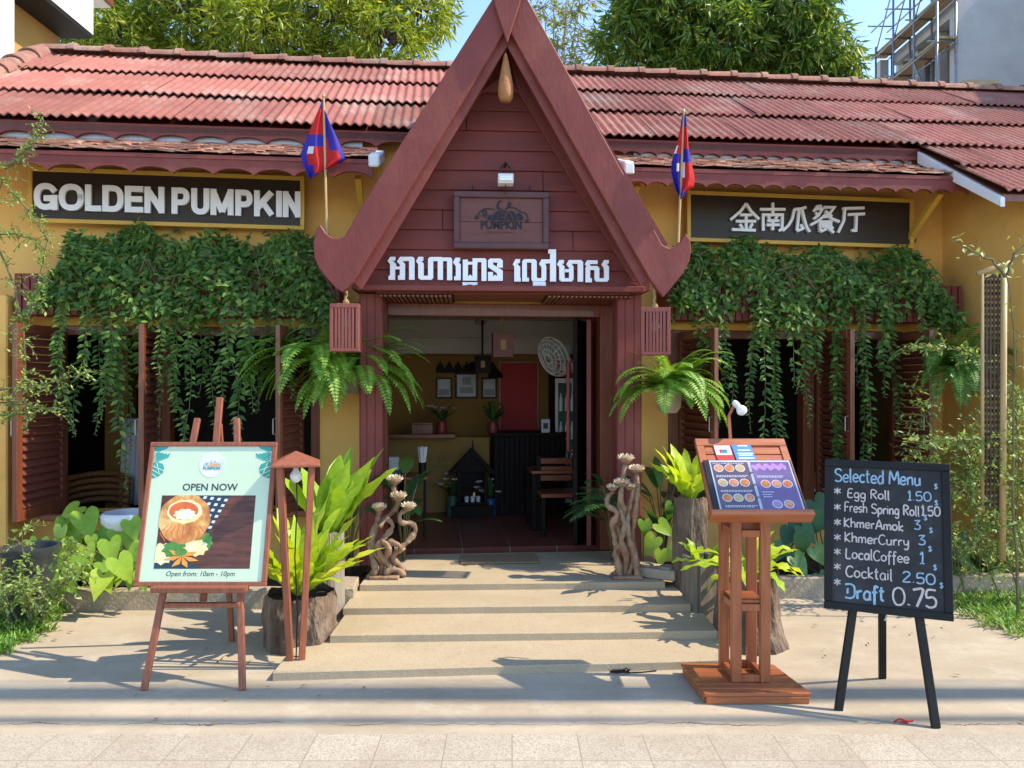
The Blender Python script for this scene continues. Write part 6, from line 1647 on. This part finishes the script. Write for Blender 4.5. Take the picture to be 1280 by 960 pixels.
# small standing card on the counter
r=rootat(F,'counter_card','white standing card on the counter under the red panel','card',F.u(682,1.72),1.72,1.04)[0];fbox(r,'sheet',PWHT,-.045,.045,-.004,.004,0,.14,.001);fbox(r,'print',PHD,-.025,.025,-.006,-.0045,.04,.10,.0)
# side table with a brush holder at the left
r=ins0('side_table','narrow wooden side table just inside the door on the left','table',512,.75)
fbox(r,'table_top',WOODRH,-.28,.17,-.18,.18,.52,.55)
for x,y in ((-.25,-.15),(.14,-.15),(-.25,.15),(.14,.15)):
    m=MB();m.tube([(x,y,.52),(x*.98,y*.98,0)],.014,6);m.build('leg',IRON,r)
r=rootat(F,'straw_holder','dark cup full of pale straws on the side table','cup',F.u(528,.72),.72,.731)[0]
m=MB();m.lathe([(.035,0),(.036,.11),(.03,.112)],n=14);m.build('cup',BLACK,r,smooth=True,sharp=50)
m=MB()
for i in range(22):
    a=U(0,6.28);m.tube([(.02*cos(a),.02*sin(a),.08),(.06*cos(a)*U(.4,1),.06*sin(a)*U(.4,1),.25)],.006,5)
o=m.build('straws',CERW,r)
r=rootat(F,'tissue_box','small pale tissue box with blue base on the low shelf','box',F.u(492,1.1),1.1,.66)[0];fbox(r,'body',CERW,-.05,.05,-.04,.04,.07,.2);fbox(r,'tray',pmat('blue_tray',(.02,.2,.3),.4,bump=0),-.09,.11,-.06,.06,0,.068)
r=ins0('low_cabinet','dark low cabinet at the left behind the side table','cabinet',488,1.15);fbox(r,'body',DARKW,-.25,.12,-.1,.25,0,.478);fbox(r,'door_panel',WOODR,-.2,.08,-.11,-.101,.06,.42)
# table and chair on the right
r=ins0('dining_table','dark wooden dining table in front of the counter','table',676,1.05)
fbox(r,'table_top',WOODRH,-.12,.5,-.22,.25,.53,.56)
for x,y in ((-.09,-.19),(.47,-.19),(-.09,.22),(.47,.22)): fbox(r,'leg',DARKW,x-.025,x+.025,y-.025,y+.025,0,.53)
r=ins0('wooden_chair','dark wooden chair with slatted red back beside the dining table','chair',700,.72)
fbox(r,'seat',WOODRH,-.2,.18,-.18,.18,.35,.385)
for x,y,h in ((-.18,-.16,.35),(.16,-.16,.35),(-.18,.16,.70),(.16,.16,.70)): fbox(r,'leg',DARKW,x-.02,x+.02,y-.02,y+.02,0,h)
for z in (.46,.54,.62): fbox(r,'back_slat',WOODRH,-.16,.14,.15,.17,z,z+.055)
# left window: rattan chair and pale curtain; right window: pots on the sill
r=rootat(F,'rattan_chair','orange brown rattan armchair seen through the left window','chair',F.u(118,.55),.55,.18)[0]
m=MB()
for k in range(5):
    rr=.27-.004*k; m.tube([(rr*cos(t*pi/14+pi*.0),-.02+rr*sin(t*pi/14)*.9,.54-.055*k+.05*sin(t*pi/14)) for t in range(15)],.026,7)
m.build('backrest',RATTAN,r,smooth=True)
m=MB();m.lathe([(.24,.20),(.25,.26),(.22,.28)],n=20);m.build('seat',RATTAN,r,smooth=True,sharp=50)
for t in (.8,2.3,4,5.4):
    m=MB();m.tube([(.2*cos(t),.2*sin(t),.22),(.22*cos(t),.22*sin(t),0)],.018,7);m.build('leg',RATTAN,r)
r=rootat(F,'curtain','pale curtain hanging behind the middle shutter on the left','curtain',F.u(166,.7),.7,.5)[0]
m=MB();nv=[];n=16
for i in range(n+1):
    for k in range(7): nv.append(Vector((-.11+.30*i/n, .025*sin(i*1.5)+.01*k, .75*k/6)))
m.v=nv
for i in range(n):
    for k in range(6): m.f.append([i*7+k,(i+1)*7+k,(i+1)*7+k+1,i*7+k+1]);m.m.append(0)
o=m.build('cloth',CURTAIN,r,smooth=True);so=o.modifiers.new('thick','SOLIDIFY');so.thickness=.003
r=rootat(F,'sill_shelf','small pale shelf inside the right window','shelf',F.u(1002,.3),.3,.60)[0];fbox(r,'board',CERW,-.22,.2,-.1,.1,0,.03);
for x in (-.18,.16): fbox(r,'leg',DARKW,x-.015,x+.015,-.08,.08,-.42,-.0005)
r=rootat(F,'teapot','white teapot on the window shelf','teapot',F.u(988,.28),.28,.632)[0]
m=MB();m.lathe([(.04,0),(.065,.03),(.07,.07),(.045,.11),(.015,.125),(.012,.145)],n=18);m.build('body',CERW,r,smooth=True)
m=MB();m.tube([(.06,0,.06),(.10,0,.09),(.12,0,.12)],.011,7);m.build('spout',CERW,r,smooth=True);m=MB();m.tube([(-.055,0,.10),(-.11,0,.10),(-.11,0,.05),(-.06,0,.035)],.008,7);m.build('handle',CERW,r,smooth=True)
r=rootat(F,'flower_pot','orange pot with pale sprigs beside the teapot','pot',F.u(1013,.28),.28,.632)[0]
m=MB();m.lathe([(.045,0),(.065,.04),(.06,.09),(.05,.10)],n=16);m.build('pot',pmat('orange_pot',(.5,.2,.06),.5,bump=.1),r,smooth=True)
m=MB()
for i in range(26): d=rdir();d.z=abs(d.z)+.3;m.leaf((0,0,.09),d,rdir(),U(.05,.11),.025,.2)
m.build('sprigs',L_SHRUB,r)
# bamboo screen and pole on the right
bs=thing('bamboo_screen','dark woven bamboo screen with pale bamboo poles beside the wing wall','screen',W(1242,700,5.25)*1.0)
o0=Vector(bs.location);o0.z=0;bs.location.z=0
def q(px,py,Y=5.3): return W(px,py,Y)-o0
m=MB();m.tube([q(1255,330,5.28),q(1254,520,5.28),q(1253,700,5.28)],.021,10);m.build('pole',BAMBOO,bs,smooth=True)
m=MB();m.tube([q(1222,342),q(1264,328)],.018,8);m.build('rail',BAMBOO,bs,smooth=True);m=MB();m.tube([q(1228,340),q(1228,640)],.012,8);m.build('pole',BAMBOO,bs,smooth=True);
m=MB()
a=q(1230,345);c=q(1254,638)
for i in range(40):
    z=a.z+(c.z-a.z)*i/40; m.box(a.x,c.x,-.004+.006*(i%2)+a.y,.004+.006*(i%2)+a.y,z-.012,z+.012)
for i in range(5):
    x=a.x+(c.x-a.x)*(i+.5)/5; m.box(x-.006,x+.006,a.y-.010,a.y-.005,c.z,a.z)
m.build('weave',pmat('dark_woven_bamboo',(.10,.06,.035),.7,(.06,.035,.02),20,bump=.3),bs)

# ------------------------------------------------------------------ behind: neighbouring buildings and trees
nb=thing('white_building','tall white building with an ochre recess behind the left roof end','building',(-4.9,7.2,0))
X0=-4.9
SUNW=pmat('bright_white_wall',(.80,.79,.77),.7,(.74,.73,.70),1.5,bump=.05,dirt=(.5,.48,.44),dscale=1.0,damt=.35)
def nbox(name,mat,x0,x1,y0,y1,z0,z1,parent=nb,bevel=0):
    m=MB();m.box(x0+4.9,x1+4.9,y0-7.2,y1-7.2,z0,z1);return m.build(name,mat,parent,bevel=bevel)
nbox('wall',SUNW,-14,X0,7.2,7.56,0,12)              # the end pier
nbox('lower_wall',SUNW,-14,X0-.02,7.561,9.8,0,4.55)
OCH=pmat('ochre_recess',(.42,.25,.06),.8,(.36,.2,.05),2,bump=.05)
nbox('recess_wall',OCH,-14,X0-.35,7.57,8.9,4.551,5.99); nbox('recess_dark',DARKW,-14,X0-.33,8.55,8.89,4.56,5.2)
nbox('parapet_band',SUNW,-14,X0+.02,7.561,8.95,5.62,6.15); nbox('band_trim',BLACK,X0-.35,X0+.015,7.562,8.94,5.57,5.615)
nbox('upper_wall',pmat('grey_white_upper',(.5,.5,.52),.8,(.45,.45,.47),2,bump=.05),-14,X0-.55,7.561,9.8,6.15,9.0)
nbox('eave_slab',SUNW,-14,X0-.30,7.562,9.95,6.42,6.55); nbox('eave_trim',WOODR,X0-.299,X0-.26,7.562,9.95,6.44,6.53)
nbox('back_wall',SUNW,-14,X0-.04,9.41,9.8,4.55,5.56)

cbd=thing('concrete_building','unfinished grey concrete building behind the right roof end','building',(8.0,14,0))
def cbox(name,mat,x0,x1,y0,y1,z0,z1,parent=cbd,M0=(8.0,14,0)):
    m=MB();m.box(x0-M0[0],x1-M0[0],y0-M0[1],y1-M0[1],z0-M0[2],z1-M0[2]);return m.build(name,mat,parent)
cbox('wall',GREYC,8.12,16,14,14.25,0,13)
cbox('wing',GREYC,9.6,14,7.4,13.99,0,9.8)
cbox('ledge',pmat('raw_formwork_edge',(.55,.44,.28),.8,(.45,.36,.22),5,bump=.1),8.13,8.75,13.80,13.995,6.85,7.02)
for z in (3.0,5.6,8.35): cbox('floor_slab',GREYC,8.14,15,14.251,16.4,z,z+.2)
cbox('back_wall',pmat('raw_brown_render',(.36,.31,.25),.9,(.27,.23,.18),2,bump=.2),8.9,15,14.252,16.3,0,13)
cbox('rear_wall',GREYC,8.3,15,16.401,16.6,0,8.5)
for y in (14.9,15.7,16.3):
    for z0,z1 in ((0,2.99),(3.21,5.59),(5.81,8.34)): cbox('column',GREYC,8.25,8.40,y-.08,y+.08,z0,z1)
cbox('corner_column',GREYC,7.84,8.02,16.35,16.55,0,8.45)
sf=thing('scaffolding','steel pole scaffolding with planks along the unfinished building','scaffold',(7.8,14.0,0))
def sbar(name,p0,p1,r_,mat):
    o=Vector((7.8,14.0,0));m=MB();m.tube([Vector(p0)-o,Vector(p1)-o],r_,7);return m.build(name,mat,sf,smooth=True)
for x in (7.72,8.06):
    for y in (13.95,14.75,15.55,16.3): sbar('pole',(x,y,0),(x,y,10.5 if y<16 else 8.7),.022,STEEL)
for z in (4.4,6.2,7.74,8.5,9.1):
    for x in (7.72,8.06): sbar('ledger',(x,13.9,z),(x,16.5,z),.018,STEEL)
    for y in (13.95,14.75,15.55,16.3): sbar('transom',(7.55,y,z+.04),(8.10,y,z+.04),.016,STEEL)
for i in range(3):
    y=13.95+.8*i; sbar('brace',(7.72,y,6.2),(7.72,y+.8,7.74),.014,STEEL); sbar('brace',(7.72,y+.8,8.5),(7.72,y,9.6),.014,STEEL)
PLANK=pmat('scaffold_plank',(.48,.34,.19),.85,(.36,.25,.14),6,(6,.5,6),.2,30)
for z in (7.80,8.56):
    for k in range(2):
        m=MB();m.box(-.06+.17*k,.09+.17*k,-.12,2.55,z,z+.04);m.build('plank',PLANK,sf)
# trees
def tree(label,c,h,blobs,n_leaf,leaf,mat,trunk_r,name='mango_tree',cl=15,droop=.75,lw=.2,group='trees behind the roof'):
    blobs=[(b[0],tuple(q*.97 for q in b[1])) for b in blobs];o=thing(name,label,'tree',c,0,group);b0=Vector(c);t_=MB()
    ctr=sum((Vector(b[0]) for b in blobs),Vector())/len(blobs)-b0
    t_.tube([(0,0,0),(.1,.05,h*.3),(ctr.x*.25,ctr.y*.2,h*.5)],[trunk_r,trunk_r*.8,trunk_r*.65],10)
    m=MB();fork=Vector((ctr.x*.25,ctr.y*.2,h*.5))
    vol=[b[1][0]*b[1][1]*b[1][2] for b in blobs];tv=sum(vol)
    limbs=MB()
    for b,v_ in zip(blobs,vol):
        bc=Vector(b[0])-b0;rx,ry,rz=b[1]
        limbs.tube([fork,fork.lerp(bc,.5)+Vector((U(-.2,.2),U(-.2,.2),.2)),bc],[trunk_r*.5,trunk_r*.3,trunk_r*.14],6)
        k=int(n_leaf*(v_/tv)**.8/cl)
        for i in range(k):
            d=rdir()*U(.35,1.0)**.5; p=bc+Vector((d.x*rx,d.y*ry,d.z*rz))
            if i%5==0: limbs.tube([bc.lerp(p,.15),bc.lerp(p,.6)+Vector((0,0,.1)),p],[.03,.016,.006],4,0,False)
            ax=(d+Vector((0,0,.3))).normalized()
            for j in range(cl):
                a=rdir();dd=(ax*.3+a*.9+Vector((0,0,-droop))).normalized()
                m.leaf(p+a*.05+ax*U(-.05,.08),dd,rdir()+Vector((0,-.2,.6)),leaf*U(.6,1.2),leaf*lw*U(.8,1.2),.15)
    t_.build('trunk',BARKT,o,smooth=True);limbs.build('branches',BARKT,o);m.build('crown',mat,o)
    return o
def B(px,py,Y,rx,ry,rz): return (W(px,py,Y),(rx,ry,rz))
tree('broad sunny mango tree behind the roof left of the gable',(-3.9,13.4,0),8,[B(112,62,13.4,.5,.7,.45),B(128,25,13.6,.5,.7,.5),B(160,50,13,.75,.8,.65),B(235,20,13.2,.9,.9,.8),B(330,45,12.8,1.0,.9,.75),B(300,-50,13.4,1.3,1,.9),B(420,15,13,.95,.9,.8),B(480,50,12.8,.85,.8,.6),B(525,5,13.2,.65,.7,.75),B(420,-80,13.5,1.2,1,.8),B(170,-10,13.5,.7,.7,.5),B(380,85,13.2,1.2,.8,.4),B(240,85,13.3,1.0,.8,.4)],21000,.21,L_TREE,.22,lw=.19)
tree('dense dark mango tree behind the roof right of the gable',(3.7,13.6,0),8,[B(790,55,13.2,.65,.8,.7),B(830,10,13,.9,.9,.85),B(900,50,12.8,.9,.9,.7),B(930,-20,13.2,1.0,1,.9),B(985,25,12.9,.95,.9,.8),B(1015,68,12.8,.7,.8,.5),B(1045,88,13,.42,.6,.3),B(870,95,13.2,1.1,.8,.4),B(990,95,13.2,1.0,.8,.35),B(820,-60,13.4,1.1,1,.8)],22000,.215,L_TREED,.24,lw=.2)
# bamboo clump between
r=thing('bamboo_clump','wispy bamboo showing against the sky beside the gable','bamboo',(.75,14.6,0))
m=MB();lv=MB();o0=Vector((.75,14.6,0))
for k,(px,py) in enumerate(((690,-40),(715,15),(735,40),(668,10),(752,70),(700,60),(725,-60),(742,0),(648,20))):
    tip=W(px+U(-8,8),py,14.6)-o0;b_=Vector((U(-.2,.2),U(-.2,.2),0));pts=[b_.lerp(Vector((b_.x,b_.y,tip.z+.6)),t)*(1-t*t)+tip*(t*t)+Vector((0,0,.7*t*(1-t))) for t in [i/12 for i in range(13)]]
    m.tube(pts,[.03*(1-i/14) for i in range(13)],5)
    for i in range(6,13):
        for j in range(9):
            d=rdir();d.z=d.z*.4;q1=pts[i]+d*U(.2,.6);m.tube([pts[i],q1+Vector((0,0,-.06))],.005,3,0,False)
            for l in range(5): lv.leaf(pts[i].lerp(q1,U(.3,1.1)),d+rdir()*.6+Vector((0,0,-.6)),rdir(),U(.12,.24),.028,.1)
m.build('canes',BAMBOO,r);lv.build('foliage',L_BAMB,r)
# the bundle of street cables whose soft shadow crosses the paving
cbls=thing('overhead_cables','thick bundle of black street cables strung high above the pavement','cable',(0,3.3,6))
for k,(y,z,rr) in enumerate(((3.36,8.0,.035),(3.40,8.03,.03),(3.31,8.05,.035),(3.26,8.1,.025),(3.05,7.9,.028),(3.02,8.0,.022),(3.47,8.2,.012))):
    m=MB();m.tube([(x,y-3.3+.01*sin(x+k),z-6+.0016*x*x+.03*sin(x*.4+k)) for x in range(-30,31,2)],rr,7);m.build('cable',BLACK,cbls,smooth=True)

# dry leaves and crumbs that have blown over the paving
m=MB()
for i in range(60):
    if i<25: x,y=U(-3,3.2),U(3.4,5.0)
    elif i<45: x,y=rng.choice((-1.45,1.7))+rng.gauss(0,.25),U(4.2,5.1)
    else: x,y=U(1.2,3.4),U(4.6,5.45)
    if -1.3<x<1.3 and y>3.95: continue
    a=U(0,6.28);m.leaf((x,y,.010),(cos(a),sin(a),U(-.05,.2)),(U(-.3,.3),U(-.3,.3),1),U(.02,.05),U(.01,.02),.2)
o=m.build('leaf_litter',leafmat('dry_leaf',(.16,.09,.04),(.30,.19,.08),None,.1));kind(o,'stuff');o['label']='small dry leaves scattered over the concrete';o['category']='leaves'
